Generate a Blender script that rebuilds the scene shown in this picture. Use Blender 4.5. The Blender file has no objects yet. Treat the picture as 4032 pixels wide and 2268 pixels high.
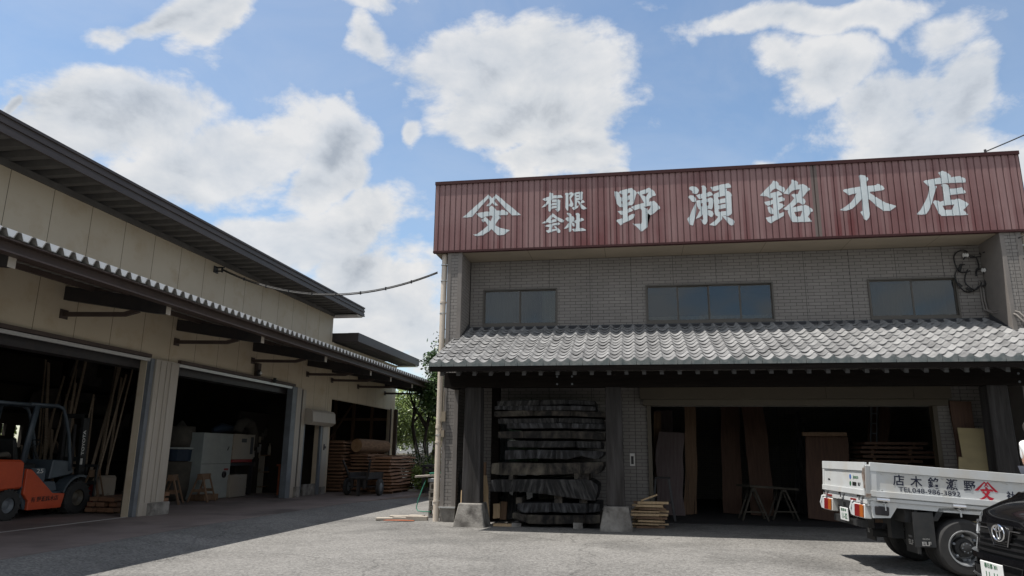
import bpy, bmesh, math, random
from mathutils import Vector, Matrix, geometry
import json
R=math.radians
C=bpy.context.scene.collection
S=bpy.context.scene
# ------------------------------------------------------------------ camera
FPX=2790.0
cam_d=bpy.data.cameras.new('camera'); cam=bpy.data.objects.new('camera',cam_d); C.objects.link(cam)
cam_d.sensor_width=36; cam_d.lens=FPX/4032*36; cam_d.clip_end=5000; cam_d.clip_start=0.1
CR=((0.98578,0.02754,0.16575),(0.16766,-0.2261,-0.95957),(0.01105,0.97372,-0.2275))
cam.matrix_world=Matrix.Translation((0,0,1.5))@Matrix(CR).to_4x4()
S.camera=cam
S.view_settings.view_transform='Standard'; S.view_settings.look='None'
S.view_settings.exposure=0.45; S.view_settings.gamma=1
# ------------------------------------------------------------------ sun (light travels towards SUNV)
SUNV=Vector((.33,.12,-1)).normalized()
sd=bpy.data.lights.new('sun','SUN'); sd.energy=4.5; sd.angle=R(.5); sd.color=(1,.955,.89)
sun=bpy.data.objects.new('sun',sd); C.objects.link(sun)
sun.rotation_euler=SUNV.to_track_quat('-Z','Y').to_euler()
# ------------------------------------------------------------------ sky with clouds
W=bpy.data.worlds.new('World'); S.world=W; W.use_nodes=True
nt=W.node_tree; nt.nodes.clear()
def N(t,**k):
    n=nt.nodes.new(t)
    for a,b in k.items(): setattr(n,a,b)
    return n
def lk(a,b): nt.links.new(a,b)
def M(op,a,b=None,c=None,clamp=False):
    n=N('ShaderNodeMath',operation=op,use_clamp=clamp)
    for i,x in enumerate((a,b,c)):
        if x is None: continue
        if isinstance(x,(int,float)): n.inputs[i].default_value=x
        else: lk(x,n.inputs[i])
    return n.outputs[0]
sky=N('ShaderNodeTexSky',sky_type='NISHITA'); sky.sun_disc=False
sky.sun_elevation=math.asin(-SUNV.z); sky.sun_rotation=math.atan2(-SUNV.x,-SUNV.y)
sky.altitude=30; sky.air_density=1.0; sky.dust_density=0.9; sky.ozone_density=1.5
tc=N('ShaderNodeTexCoord'); sp=N('ShaderNodeSeparateXYZ'); lk(tc.outputs['Generated'],sp.inputs[0])
X,Y,Z=sp.outputs
ys=M('MAXIMUM',Y,0.08)
a=M('DIVIDE',X,ys); b=M('DIVIDE',Z,ys)
cb=N('ShaderNodeCombineXYZ'); lk(a,cb.inputs[0]); lk(b,cb.inputs[1])
def vm(op,x,y=None):
    n=N('ShaderNodeVectorMath',operation=op); lk(x,n.inputs[0])
    if y is not None:
        if isinstance(y,tuple): n.inputs[1].default_value=y
        else: lk(y,n.inputs[1])
    return n
def ray(u,v):
    r=[CR[i][0]*(u-2016)/FPX-CR[i][1]*(v-1134)/FPX-CR[i][2] for i in range(3)]
    return Vector(r)
wn1=N('ShaderNodeTexNoise'); wn1.inputs['Scale'].default_value=4.0; wn1.inputs['Detail'].default_value=4; lk(tc.outputs['Generated'],wn1.inputs['Vector'])
wq=vm('SUBTRACT',wn1.outputs['Color'],(.5,.5,.5)); wq=vm('MULTIPLY',wq.outputs[0],(.42,.34,0)); cbw=vm('ADD',cb.outputs[0],wq.outputs[0])
# cloud banks: centre and half size, in degrees-like slopes about the view north (u,v,ru,rv,strength)
BL=[(400,430,470,210,1.0),(760,560,330,200,.9),(1180,600,210,150,.95),(1000,15,640,85,.9),(880,110,200,60,.5),
    (1200,880,470,180,1.0),(1500,1050,380,230,1.05),(900,840,260,110,.75),(1450,1290,330,190,.8),(1650,1380,130,60,.8),
    (2030,220,500,230,1.05),(2080,450,400,190,.95),(2230,600,260,110,.85),(1530,190,130,110,.7),(1660,560,90,80,.75),(2480,660,90,50,.9),
    (3260,230,240,150,.85),(3060,180,110,100,.5),(3700,470,560,190,1.05),(3080,600,260,80,.95),(3760,590,520,170,1.15),(3350,660,300,90,.9),(700,40,420,60,.9),(3950,330,260,120,.9),(3200,10,700,65,.8),(3050,500,90,60,.4),(3950,120,120,80,.35),(10,390,30,35,.6)]
msk=None
for (u,v,ru,rv,st) in BL:
    d=ray(u,v); a0,b0=d.x/d.y,d.z/d.y
    d1=ray(u+ru,v); d2=ray(u,v-rv)
    sa=abs(d1.x/d1.y-a0); sb=abs(d2.z/d2.y-b0)
    q=vm('SUBTRACT',cbw.outputs[0],(a0,b0,0)); q=vm('MULTIPLY',q.outputs[0],(1/sa,1/sb,0)); q=vm('LENGTH',q.outputs[0])
    m=M('MULTIPLY_ADD',q.outputs['Value'],-st,st)
    msk=m if msk is None else M('MAXIMUM',msk,m)
# generic clouds for the part of the sky behind the viewer
gm=M('MULTIPLY_ADD',N('ShaderNodeTexNoise').outputs[0],0,0.22)
fr=M('MULTIPLY_ADD',Y,6.0,-1.0,clamp=True)
mixm=N('ShaderNodeMix',data_type='FLOAT'); lk(fr,mixm.inputs[0]); lk(gm,mixm.inputs[2]); lk(msk,mixm.inputs[3])
def fbm(vec,scale,det,rough=.55,dist=0.0):
    n=N('ShaderNodeTexNoise',noise_dimensions='3D'); lk(vec,n.inputs['Vector']); n.inputs['Scale'].default_value=scale
    n.inputs['Detail'].default_value=det; n.inputs['Roughness'].default_value=rough; n.inputs['Distortion'].default_value=dist
    return n.outputs[0]
def fbmc(vec,sc,det):
    n=N('ShaderNodeTexNoise'); lk(vec,n.inputs['Vector']); n.inputs['Scale'].default_value=sc; n.inputs['Detail'].default_value=det; return n.outputs['Color']
sq=vm('MULTIPLY',tc.outputs['Generated'],(1,1,1.5)).outputs[0]
n1=fbm(sq,6.5,11,.63,.2)
off=vm('ADD',sq,(-.022,-.01,.034)).outputs[0]
n2=fbm(off,6.5,6,.60,.2)
n3=fbm(sq,2.2,3)
def billow(vec,sc):
    n=N('ShaderNodeTexNoise'); n.inputs['Scale'].default_value=sc; n.inputs['Detail'].default_value=1.5; lk(vec,n.inputs['Vector'])
    return M('MULTIPLY',M('ABSOLUTE',M('MULTIPLY_ADD',n.outputs[0],2,-1)),1.6)
b1=billow(sq,11.0); b2=billow(off,11.0)
dens=M('ADD',mixm.outputs[0],M('ADD',M('MULTIPLY_ADD',n1,2.3,-1.15+.08),M('MULTIPLY_ADD',b1,.30,-.08)))
rmp=N('ShaderNodeMapRange',interpolation_type='SMOOTHSTEP'); lk(dens,rmp.inputs[0]); rmp.inputs[1].default_value=-.12; rmp.inputs[2].default_value=.38
cov=M('MULTIPLY',rmp.outputs[0],M('MULTIPLY_ADD',n3,.5,.70,clamp=True))
# self shading of the cloud: lit where density falls off towards the sun
lit=M('ADD',M('MULTIPLY_ADD',M('SUBTRACT',n1,n2),2.6,.60),M('MULTIPLY',M('SUBTRACT',b1,b2),.30))
core=M('MULTIPLY_ADD',dens,-.62,.38)
lit=M('ADD',lit,core,clamp=True)
veil=M('MULTIPLY_ADD',fbm(sq,3.1,6,.62,.6),1.1,-.40,clamp=True); cov=M('MAXIMUM',cov,M('MULTIPLY',veil,.5))
cr=N('ShaderNodeValToRGB'); lk(lit,cr.inputs[0]); e=cr.color_ramp.elements
e[0].position=0.0; e[0].color=(.50,.55,.62,1); e[1].position=1.0; e[1].color=(1,1,1,1)
e2=e.new(.45); e2.color=(.78,.82,.87,1)
bg1=N('ShaderNodeBackground'); bg2=N('ShaderNodeBackground'); bg2.inputs[1].default_value=.60
tint=N('ShaderNodeMix',data_type='RGBA',blend_type='MULTIPLY'); tint.inputs[0].default_value=1; lk(sky.outputs[0],tint.inputs[6]); tint.inputs[7].default_value=(.98,1.0,.96,1)
lk(tint.outputs[2],bg1.inputs[0]); bg1.inputs[1].default_value=.135
lk(cr.outputs[0],bg2.inputs[0])
ms=N('ShaderNodeMixShader'); lk(cov,ms.inputs[0]); lk(bg1.outputs[0],ms.inputs[1]); lk(bg2.outputs[0],ms.inputs[2])
wo=N('ShaderNodeOutputWorld'); lk(ms.outputs[0],wo.inputs[0])
# ------------------------------------------------------------------ measuring helpers: where a sight line meets a real plane of the yard
def onx(u,v,x): d=ray(u,v); return Vector((0,0,1.5))+d*(x/d.x)
def ony(u,v,y): d=ray(u,v); return Vector((0,0,1.5))+d*(y/d.y)
def onz(u,v,z=0): d=ray(u,v); return Vector((0,0,1.5))+d*((z-1.5)/d.z)
# ------------------------------------------------------------------ materials
def mat(name,col,rough=.8,col2=None,scale=3,stretch=(1,1,1),bump=0,bscale=None,metal=0,contrast=(.35,.65),detail=6,spec=.5,coords='UV',col3=None,s3=.6,seam=None,alpha=None):
    m=bpy.data.materials.new(name); m.use_nodes=True; t=m.node_tree; p=t.nodes['Principled BSDF']
    p.inputs['Roughness'].default_value=rough; p.inputs['Metallic'].default_value=metal; p.inputs['Specular IOR Level'].default_value=spec
    p.inputs['Base Color'].default_value=(*col,1)
    tcn=t.nodes.new('ShaderNodeTexCoord')
    mp=t.nodes.new('ShaderNodeMapping'); mp.inputs['Scale'].default_value=stretch
    t.links.new(tcn.outputs[coords],mp.inputs[0])
    out=None
    def noise(sc,dt=detail):
        n=t.nodes.new('ShaderNodeTexNoise'); n.inputs['Scale'].default_value=sc; n.inputs['Detail'].default_value=dt; n.inputs['Roughness'].default_value=.6
        t.links.new(mp.outputs[0],n.inputs['Vector']); return n
    if col2:
        n=noise(scale); r=t.nodes.new('ShaderNodeValToRGB'); r.color_ramp.elements[0].position=contrast[0]; r.color_ramp.elements[1].position=contrast[1]
        r.color_ramp.elements[0].color=(*col,1); r.color_ramp.elements[1].color=(*col2,1)
        t.links.new(n.outputs[0],r.inputs[0]); out=r.outputs[0]
    if col3:
        n=noise(s3,4); r=t.nodes.new('ShaderNodeValToRGB'); r.color_ramp.elements[0].position=.5; r.color_ramp.elements[1].position=.72
        r.color_ramp.elements[0].color=(0,0,0,1); r.color_ramp.elements[1].color=(1,1,1,1); t.links.new(n.outputs[0],r.inputs[0])
        x=t.nodes.new('ShaderNodeMix'); x.data_type='RGBA'; t.links.new(r.outputs[0],x.inputs[0])
        if out: t.links.new(out,x.inputs[6])
        else: x.inputs[6].default_value=(*col,1)
        x.inputs[7].default_value=(*col3,1); out=x.outputs[2]
    if seam:   # (axis index, period, offset, width, colour)
        s=t.nodes.new('ShaderNodeSeparateXYZ'); t.links.new(tcn.outputs[coords],s.inputs[0])
        m1=t.nodes.new('ShaderNodeMath'); m1.operation='ADD'; t.links.new(s.outputs[seam[0]],m1.inputs[0]); m1.inputs[1].default_value=seam[2]
        m2=t.nodes.new('ShaderNodeMath'); m2.operation='FLOORED_MODULO'; t.links.new(m1.outputs[0],m2.inputs[0]); m2.inputs[1].default_value=seam[1]
        m3=t.nodes.new('ShaderNodeMath'); m3.operation='LESS_THAN'; t.links.new(m2.outputs[0],m3.inputs[0]); m3.inputs[1].default_value=seam[3]
        x=t.nodes.new('ShaderNodeMix'); x.data_type='RGBA'; t.links.new(m3.outputs[0],x.inputs[0])
        if out: t.links.new(out,x.inputs[6])
        else: x.inputs[6].default_value=(*col,1)
        x.inputs[7].default_value=(*seam[4],1); out=x.outputs[2]
    if out: t.links.new(out,p.inputs['Base Color'])
    if bump:
        n=noise(bscale or scale*4); bn=t.nodes.new('ShaderNodeBump'); bn.inputs['Strength'].default_value=bump; bn.inputs['Distance'].default_value=.02
        t.links.new(n.outputs[0],bn.inputs['Height']); t.links.new(bn.outputs[0],p.inputs['Normal'])
    return m
def wood(name,c1,c2,rough=.8,along=(1,14,1),scale=1.6,bump=.25,contrast=(.3,.7),**k):
    return mat(name,c1,rough,c2,scale,along,bump,scale*3,contrast=contrast,detail=8,**k)
def dull(n):
    MT[n].node_tree.nodes['Principled BSDF'].inputs['Specular IOR Level'].default_value=.12
def brickmat(name,c1,c2,mortar,bw=.27,bh=.078,mw=.010,seam=1.0):
    m=bpy.data.materials.new(name); m.use_nodes=True; t=m.node_tree; p=t.nodes['Principled BSDF']; p.inputs['Roughness'].default_value=.75
    tcn=t.nodes.new('ShaderNodeTexCoord'); b=t.nodes.new('ShaderNodeTexBrick')
    t.links.new(tcn.outputs['UV'],b.inputs['Vector']); b.inputs['Scale'].default_value=1; b.inputs['Brick Width'].default_value=bw; b.inputs['Row Height'].default_value=bh
    b.inputs['Mortar Size'].default_value=mw/2; b.inputs['Mortar Smooth'].default_value=.25; b.inputs['Bias'].default_value=-.1
    b.inputs['Color1'].default_value=(*c1,1); b.inputs['Color2'].default_value=(*c2,1); b.inputs['Mortar'].default_value=(*mortar,1)
    n=t.nodes.new('ShaderNodeTexNoise'); n.inputs['Scale'].default_value=1.3; n.inputs['Detail'].default_value=6; t.links.new(tcn.outputs['UV'],n.inputs['Vector'])
    mr=t.nodes.new('ShaderNodeMapRange'); mr.inputs[3].default_value=.8; mr.inputs[4].default_value=1.2; t.links.new(n.outputs[0],mr.inputs[0])
    x=t.nodes.new('ShaderNodeVectorMath'); x.operation='SCALE'; t.links.new(b.outputs[0],x.inputs[0]); t.links.new(mr.outputs[0],x.inputs['Scale'])
    o=x.outputs[0]
    s=t.nodes.new('ShaderNodeSeparateXYZ'); t.links.new(tcn.outputs['UV'],s.inputs[0])
    m2=t.nodes.new('ShaderNodeMath'); m2.operation='FLOORED_MODULO'; t.links.new(s.outputs[0],m2.inputs[0]); m2.inputs[1].default_value=seam
    m3=t.nodes.new('ShaderNodeMath'); m3.operation='LESS_THAN'; t.links.new(m2.outputs[0],m3.inputs[0]); m3.inputs[1].default_value=.011
    y=t.nodes.new('ShaderNodeMix'); y.data_type='RGBA'; t.links.new(m3.outputs[0],y.inputs[0]); t.links.new(o,y.inputs[6]); y.inputs[7].default_value=(*[c*1.2 for c in mortar],1)
    t.links.new(y.outputs[2],p.inputs['Base Color'])
    bn=t.nodes.new('ShaderNodeBump'); bn.invert=True; bn.inputs['Strength'].default_value=.6; bn.inputs['Distance'].default_value=.01
    t.links.new(b.outputs['Fac'],bn.inputs['Height']); t.links.new(bn.outputs[0],p.inputs['Normal'])
    return m
MT={}
def asphalt():
    m=bpy.data.materials.new('asphalt'); m.use_nodes=True; t=m.node_tree; p=t.nodes['Principled BSDF']; p.inputs['Roughness'].default_value=.85
    tcn=t.nodes.new('ShaderNodeTexCoord')
    def nz(s,d=4,r=.6):
        n=t.nodes.new('ShaderNodeTexNoise'); n.inputs['Scale'].default_value=s; n.inputs['Detail'].default_value=d; n.inputs['Roughness'].default_value=r; t.links.new(tcn.outputs['Object'],n.inputs['Vector']); return n.outputs[0]
    v=t.nodes.new('ShaderNodeTexVoronoi'); v.inputs['Scale'].default_value=38; t.links.new(tcn.outputs['Object'],v.inputs['Vector'])
    r=t.nodes.new('ShaderNodeValToRGB'); e=r.color_ramp.elements; e[0].position=0; e[0].color=(.060,.057,.053,1); e[1].position=1; e[1].color=(.24,.232,.218,1)
    s=t.nodes.new('ShaderNodeSeparateColor'); t.links.new(v.outputs['Color'],s.inputs[0])
    a=t.nodes.new('ShaderNodeMath'); a.operation='MULTIPLY_ADD'; t.links.new(s.outputs[0],a.inputs[0]); a.inputs[1].default_value=.62; a.inputs[2].default_value=-.16
    b=t.nodes.new('ShaderNodeMath'); b.operation='MULTIPLY_ADD'; t.links.new(nz(.55,8),b.inputs[0]); b.inputs[1].default_value=.75; t.links.new(a.outputs[0],b.inputs[2])
    c=t.nodes.new('ShaderNodeMath'); c.operation='MULTIPLY_ADD'; t.links.new(nz(18,6,.8),c.inputs[0]); c.inputs[1].default_value=.55; t.links.new(b.outputs[0],c.inputs[2])
    d=t.nodes.new('ShaderNodeMath'); d.operation='ADD'; t.links.new(c.outputs[0],d.inputs[0]); d.inputs[1].default_value=-.27
    t.links.new(d.outputs[0],r.inputs[0]); t.links.new(r.outputs[0],p.inputs['Base Color'])
    # sealed cracks and darker stains
    vc=t.nodes.new('ShaderNodeTexVoronoi'); vc.feature='DISTANCE_TO_EDGE'; vc.inputs['Scale'].default_value=.23
    wq=t.nodes.new('ShaderNodeVectorMath'); wq.operation='MULTIPLY_ADD'
    nn=t.nodes.new('ShaderNodeTexNoise'); nn.inputs['Scale'].default_value=1.1; nn.inputs['Detail'].default_value=7; t.links.new(tcn.outputs['Object'],nn.inputs['Vector'])
    t.links.new(nn.outputs['Color'],wq.inputs[0]); wq.inputs[1].default_value=(1.1,1.1,0); t.links.new(tcn.outputs['Object'],wq.inputs[2]); t.links.new(wq.outputs[0],vc.inputs['Vector'])
    ck=t.nodes.new('ShaderNodeMapRange'); ck.inputs[1].default_value=.0; ck.inputs[2].default_value=.006; ck.inputs[3].default_value=.62; ck.inputs[4].default_value=1; t.links.new(vc.outputs['Distance'],ck.inputs[0])
    st=t.nodes.new('ShaderNodeMapRange'); st.inputs[1].default_value=.36; st.inputs[2].default_value=.50; st.inputs[3].default_value=.72; st.inputs[4].default_value=1.08; t.links.new(nz(.33,6,.65),st.inputs[0])
    mm=t.nodes.new('ShaderNodeMath'); mm.operation='MULTIPLY'; t.links.new(ck.outputs[0],mm.inputs[0]); t.links.new(st.outputs[0],mm.inputs[1])
    sc=t.nodes.new('ShaderNodeVectorMath'); sc.operation='SCALE'; t.links.new(r.outputs[0],sc.inputs[0]); t.links.new(mm.outputs[0],sc.inputs['Scale']); t.links.new(sc.outputs[0],p.inputs['Base Color'])
    bn=t.nodes.new('ShaderNodeBump'); bn.inputs['Strength'].default_value=.55; bn.inputs['Distance'].default_value=.012; t.links.new(v.outputs['Distance'],bn.inputs['Height']); t.links.new(bn.outputs[0],p.inputs['Normal'])
    return m
def glassmat(name,tint=(.5,.6,.62),see=.35,rough=.03):
    m=bpy.data.materials.new(name); m.use_nodes=True; t=m.node_tree; t.nodes.clear()
    o=t.nodes.new('ShaderNodeOutputMaterial'); tr=t.nodes.new('ShaderNodeBsdfTransparent'); tr.inputs[0].default_value=(*tint,1)
    g=t.nodes.new('ShaderNodeBsdfGlossy'); g.inputs['Roughness'].default_value=rough; g.inputs[0].default_value=(.9,.95,1,1)
    lw=t.nodes.new('ShaderNodeFresnel'); lw.inputs[0].default_value=1.6
    df=t.nodes.new('ShaderNodeBsdfDiffuse'); df.inputs[0].default_value=(.05,.06,.065,1)
    m1=t.nodes.new('ShaderNodeMixShader'); m1.inputs[0].default_value=see; t.links.new(df.outputs[0],m1.inputs[1]); t.links.new(tr.outputs[0],m1.inputs[2])
    m2=t.nodes.new('ShaderNodeMixShader'); t.links.new(lw.outputs[0],m2.inputs[0]); t.links.new(m1.outputs[0],m2.inputs[1]); t.links.new(g.outputs[0],m2.inputs[2])
    t.links.new(m2.outputs[0],o.inputs[0]); return m
def signred():
    # faded red enamel: pinkish chalking that differs from sheet to sheet
    m=bpy.data.materials.new('faded_red_steel'); m.use_nodes=True; t=m.node_tree; p=t.nodes['Principled BSDF']; p.inputs['Roughness'].default_value=.42
    p.inputs['Specular IOR Level'].default_value=.7
    tcn=t.nodes.new('ShaderNodeTexCoord'); s=t.nodes.new('ShaderNodeSeparateXYZ'); t.links.new(tcn.outputs['Object'],s.inputs[0])
    dv=t.nodes.new('ShaderNodeMath'); dv.operation='DIVIDE'; t.links.new(s.outputs[0],dv.inputs[0]); dv.inputs[1].default_value=.139
    fl=t.nodes.new('ShaderNodeMath'); fl.operation='FLOOR'; t.links.new(dv.outputs[0],fl.inputs[0])
    wn=t.nodes.new('ShaderNodeTexWhiteNoise'); wn.noise_dimensions='1D'; t.links.new(fl.outputs[0],wn.inputs['W'])
    mp=t.nodes.new('ShaderNodeMapping'); mp.inputs['Scale'].default_value=(1,1,1); t.links.new(tcn.outputs['Object'],mp.inputs[0])
    n=t.nodes.new('ShaderNodeTexNoise'); n.inputs['Scale'].default_value=.9; n.inputs['Detail'].default_value=7; t.links.new(mp.outputs[0],n.inputs['Vector'])
    zz=t.nodes.new('ShaderNodeMath'); zz.operation='MULTIPLY_ADD'; t.links.new(s.outputs[2],zz.inputs[0]); zz.inputs[1].default_value=.16; zz.inputs[2].default_value=-1.12
    a=t.nodes.new('ShaderNodeMath'); a.operation='MULTIPLY_ADD'; t.links.new(wn.outputs[0],a.inputs[0]); a.inputs[1].default_value=.42; t.links.new(zz.outputs[0],a.inputs[2])
    b=t.nodes.new('ShaderNodeMath'); b.operation='MULTIPLY_ADD'; t.links.new(n.outputs[0],b.inputs[0]); b.inputs[1].default_value=1.0; t.links.new(a.outputs[0],b.inputs[2])
    r=t.nodes.new('ShaderNodeValToRGB'); e=r.color_ramp.elements; e[0].position=.15; e[0].color=(.14,.042,.043,1); e[1].position=.9; e[1].color=(.26,.165,.162,1)
    q=e.new(.5); q.color=(.185,.098,.098,1)
    t.links.new(b.outputs[0],r.inputs[0])
    gt=t.nodes.new('ShaderNodeMath'); gt.operation='GREATER_THAN'; t.links.new(wn.outputs[0],gt.inputs[0]); gt.inputs[1].default_value=.93
    x=t.nodes.new('ShaderNodeMix'); x.data_type='RGBA'; t.links.new(gt.outputs[0],x.inputs[0]); t.links.new(r.outputs[0],x.inputs[6]); x.inputs[7].default_value=(.16,.13,.12,1)
    t.links.new(x.outputs[2],p.inputs['Base Color']); return m
def tilemat():
    m=bpy.data.materials.new('silver_roof_tile'); m.use_nodes=True; t=m.node_tree; p=t.nodes['Principled BSDF']; p.inputs['Roughness'].default_value=.5
    a=t.nodes.new('ShaderNodeAttribute'); a.attribute_name='tile'; a.attribute_type='GEOMETRY'
    tcn=t.nodes.new('ShaderNodeTexCoord'); n=t.nodes.new('ShaderNodeTexNoise'); n.inputs['Scale'].default_value=6; n.inputs['Detail'].default_value=8; t.links.new(tcn.outputs['Object'],n.inputs['Vector'])
    x=t.nodes.new('ShaderNodeMath'); x.operation='MULTIPLY_ADD'; t.links.new(a.outputs['Fac'],x.inputs[0]); x.inputs[1].default_value=.5
    y=t.nodes.new('ShaderNodeMath'); y.operation='MULTIPLY_ADD'; t.links.new(n.outputs[0],y.inputs[0]); y.inputs[1].default_value=1.0; y.inputs[2].default_value=-.25
    t.links.new(y.outputs[0],x.inputs[2])
    r=t.nodes.new('ShaderNodeValToRGB'); e=r.color_ramp.elements; e[0].position=.1; e[0].color=(.12,.12,.122,1); e[1].position=.9; e[1].color=(.31,.31,.31,1)
    t.links.new(x.outputs[0],r.inputs[0]); t.links.new(r.outputs[0],p.inputs['Base Color']); return m
MT['asphalt']=asphalt()
MT['slab']=mat('worn_concrete',(.175,.14,.128),.75,(.24,.195,.18),.8,(1,1,1),.2,60,coords='Object',col3=(.095,.078,.07),s3=.5)
MT['concrete']=mat('old_concrete',(.30,.285,.26),.9,(.12,.11,.10),3,bump=.5,bscale=30,coords='Object',col3=(.045,.04,.036),s3=3.2)
MT['panel']=mat('beige_wall_panel',(.52,.445,.335),.7,(.48,.405,.30),.7,(1,1,1),coords='UV',seam=(0,1.0,-.25+.006,.014,(.11,.085,.055)),col3=(.44,.35,.24),s3=1.7)
MT['cream']=mat('cream_steel',(.42,.38,.33),.55,(.36,.32,.27),2,(3,.4,1),coords='UV')
MT['ribbed']=mat('brown_roof_steel',(.075,.062,.058),.55,(.06,.05,.047),1,spec=.25)
MT['soffit']=mat('corrugated_underside',(.12,.115,.11),.7,(.08,.075,.07),2)
MT['brownsteel']=mat('brown_painted_steel',(.075,.052,.044),.6,(.055,.038,.032),3)
MT['darksteel']=mat('black_steel',(.02,.02,.024),.5,(.035,.03,.03),5)
MT['greysteel']=mat('grey_steel',(.16,.18,.20),.5,(.12,.13,.145),3)
MT['alu']=mat('aluminium',(.55,.55,.54),.4,metal=.6)
MT['white']=mat('white_sheet',(.74,.73,.70),.55,(.6,.58,.54),4,coords='Object')
MT['brick']=brickmat('grey_tile_siding',(.222,.205,.19),(.195,.18,.167),(.05,.046,.043))
MT['trim']=mat('grey_corner_trim',(.20,.18,.165),.7,(.17,.155,.142),3)
MT['soff2']=mat('beige_soffit_board',(.30,.25,.185),.8,(.26,.22,.165),1.2,seam=(0,1.82,.6,.012,(.13,.10,.065)))
MT['red']=signred(); dull('red')
MT['redtrim']=mat('dark_red_trim',(.045,.014,.014),.6,spec=.25)
MT['paint']=mat('white_sign_paint',(.60,.655,.675),.5,(.50,.555,.575),2.5,coords='Object')
MT['tile']=tilemat()
MT['darkwood']=wood('weathered_dark_timber',(.010,.0085,.008),(.034,.030,.028),.85,along=(14,1.0,1),scale=1.3,coords='UV',col3=(.06,.056,.056),s3=.35)
MT['beam']=wood('dark_beam_timber',(.006,.0045,.004),(.014,.011,.0095),.85,along=(1,14,1))
MT['slabwood']=wood('charcoal_weathered_log',(.005,.005,.0055),(.085,.082,.08),.85,contrast=(.44,.72),along=(7,1.0,1),scale=2.2,bump=1.0,coords='UV',col3=(.010,.009,.009),s3=1.3)
MT['slabwood2']=wood('brown_weathered_log',(.006,.005,.0045),(.075,.062,.05),.9,contrast=(.44,.72),along=(3,1.5,1),scale=2.2,bump=1,coords='UV',col3=(.12,.105,.08),s3=.8)
MT['slabwood3']=wood('blue_grey_weathered_log',(.005,.005,.006),(.09,.09,.096),.85,contrast=(.44,.70),along=(5,.9,1),scale=2.6,bump=1,coords='UV',col3=(.012,.011,.011),s3=1.5)
dull('beam')
MT['slabpale']=wood('pale_weathered_log_end',(.03,.026,.02),(.09,.078,.06),.9,along=(2,4,1),scale=2,bump=.6)
MT['redboard']=wood('sawn_reddish_board',(.16,.08,.045),(.30,.165,.095),.85,along=(1,8,1),coords='UV')
MT['paleboard']=wood('pale_pine',(.36,.25,.14),(.52,.38,.23),.8,along=(12,1,1))
MT['tanboard']=wood('tan_plank',(.12,.07,.04),(.22,.135,.08),.8,along=(12,1,1))
MT['brownslab']=wood('brown_slab_timber',(.07,.036,.024),(.13,.07,.045),.75,along=(12,1,1))
MT['greyslab']=wood('grey_mauve_slab',(.13,.09,.085),(.19,.15,.15),.75,along=(12,1,1))
MT['ply']=mat('pale_plywood',(.38,.31,.17),.8,(.33,.27,.15),2,(1,3,1))
MT['bark']=wood('bark_log',(.13,.075,.045),(.28,.17,.10),.9,along=(3,9,1),bump=.8)
MT['tyre']=mat('black_rubber',(.022,.022,.023),.8,(.035,.034,.033),6)
MT['rim']=mat('silver_wheel',(.42,.43,.44),.38,(.33,.34,.35),4,metal=.5)
MT['twhite']=mat('white_truck_paint',(.60,.62,.62),.3,(.55,.56,.56),2,col3=(.55,.53,.48),s3=2.2,coords='Object')
MT['orange']=mat('orange_forklift_paint',(.56,.085,.028),.45,(.48,.07,.025),3,coords='Object')
MT['fkgrey']=mat('slate_forklift_paint',(.07,.09,.11),.45,(.055,.07,.085),3)
MT['chassis']=mat('black_chassis',(.016,.018,.02),.65,(.03,.03,.03),6)
MT['chrome']=mat('chrome',(.75,.75,.76),.12,metal=1)
MT['redlens']=mat('red_lens',(.22,.015,.015),.3); MT['amber']=mat('amber_lens',(.40,.11,.02),.3); MT['clear']=mat('clear_lens',(.6,.62,.63),.15)
MT['navy']=mat('navy_lettering',(.012,.014,.035),.5); MT['redink']=mat('red_lettering',(.45,.012,.03),.5); MT['black']=mat('black_lettering',(.012,.012,.012),.5)
MT['plate']=mat('white_number_plate',(.72,.73,.72),.5); MT['pinkred']=mat('pinkish_red',(.3,.1,.1)); MT['green']=mat('green_lettering',(.02,.12,.05),.5); MT['blueink']=mat('blue_mark',(.03,.12,.4),.5)
MT['vanblack']=mat('black_car_paint',(.006,.006,.007),.06,spec=.9)
MT['vangloss']=mat('black_plastic_grille',(.012,.012,.013),.25)
MT['curtain']=mat('beige_curtain',(.70,.58,.44),.9)
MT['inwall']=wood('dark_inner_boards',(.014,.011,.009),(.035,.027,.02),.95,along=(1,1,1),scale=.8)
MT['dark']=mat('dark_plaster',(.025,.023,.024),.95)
MT['machine']=mat('grey_machine_paint',(.30,.33,.32),.6,(.26,.285,.28),3)
MT['cream2']=mat('cream_cabinet',(.30,.26,.21),.6,(.16,.12,.08),4,contrast=(.6,.72))
MT['canvas']=mat('grey_canvas',(.09,.08,.066),.95,(.06,.055,.046),4)
MT['blue']=mat('blue_tarp',(.01,.025,.05),.7)
MT['strip']=wood('dusty_pale_strip',(.16,.12,.085),(.30,.235,.17)); MT['hose']=mat('green_hose',(.03,.20,.13),.5)
MT['rust']=mat('rusty_orange_plate',(.42,.13,.05),.8,(.3,.08,.04),4)
MT['cable']=mat('black_cable',(.015,.015,.016),.6)
MT['dirtline']=mat('x',(.1,.1,.1)); MT['insul']=mat('white_porcelain',(.75,.75,.73),.3)
MT['pipe']=mat('beige_drainpipe',(.66,.58,.49),.5,(.58,.51,.43),2)
MT['skin']=mat('skin',(.50,.30,.21),.6); MT['hair']=mat('dark_hair',(.02,.015,.012),.7,bump=.6,bscale=80); MT['shirt']=mat('white_shirt',(.75,.75,.75),.9)
MT['trousers']=mat('navy_trousers',(.03,.035,.05),.9)
MT['leaf1']=mat('light_green_leaf',(.10,.15,.03),.45,(.20,.26,.06),2,coords='Object'); MT['leaf2']=mat('dark_green_leaf',(.03,.065,.02),.35,(.075,.13,.04),1.5,coords='Object')
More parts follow.
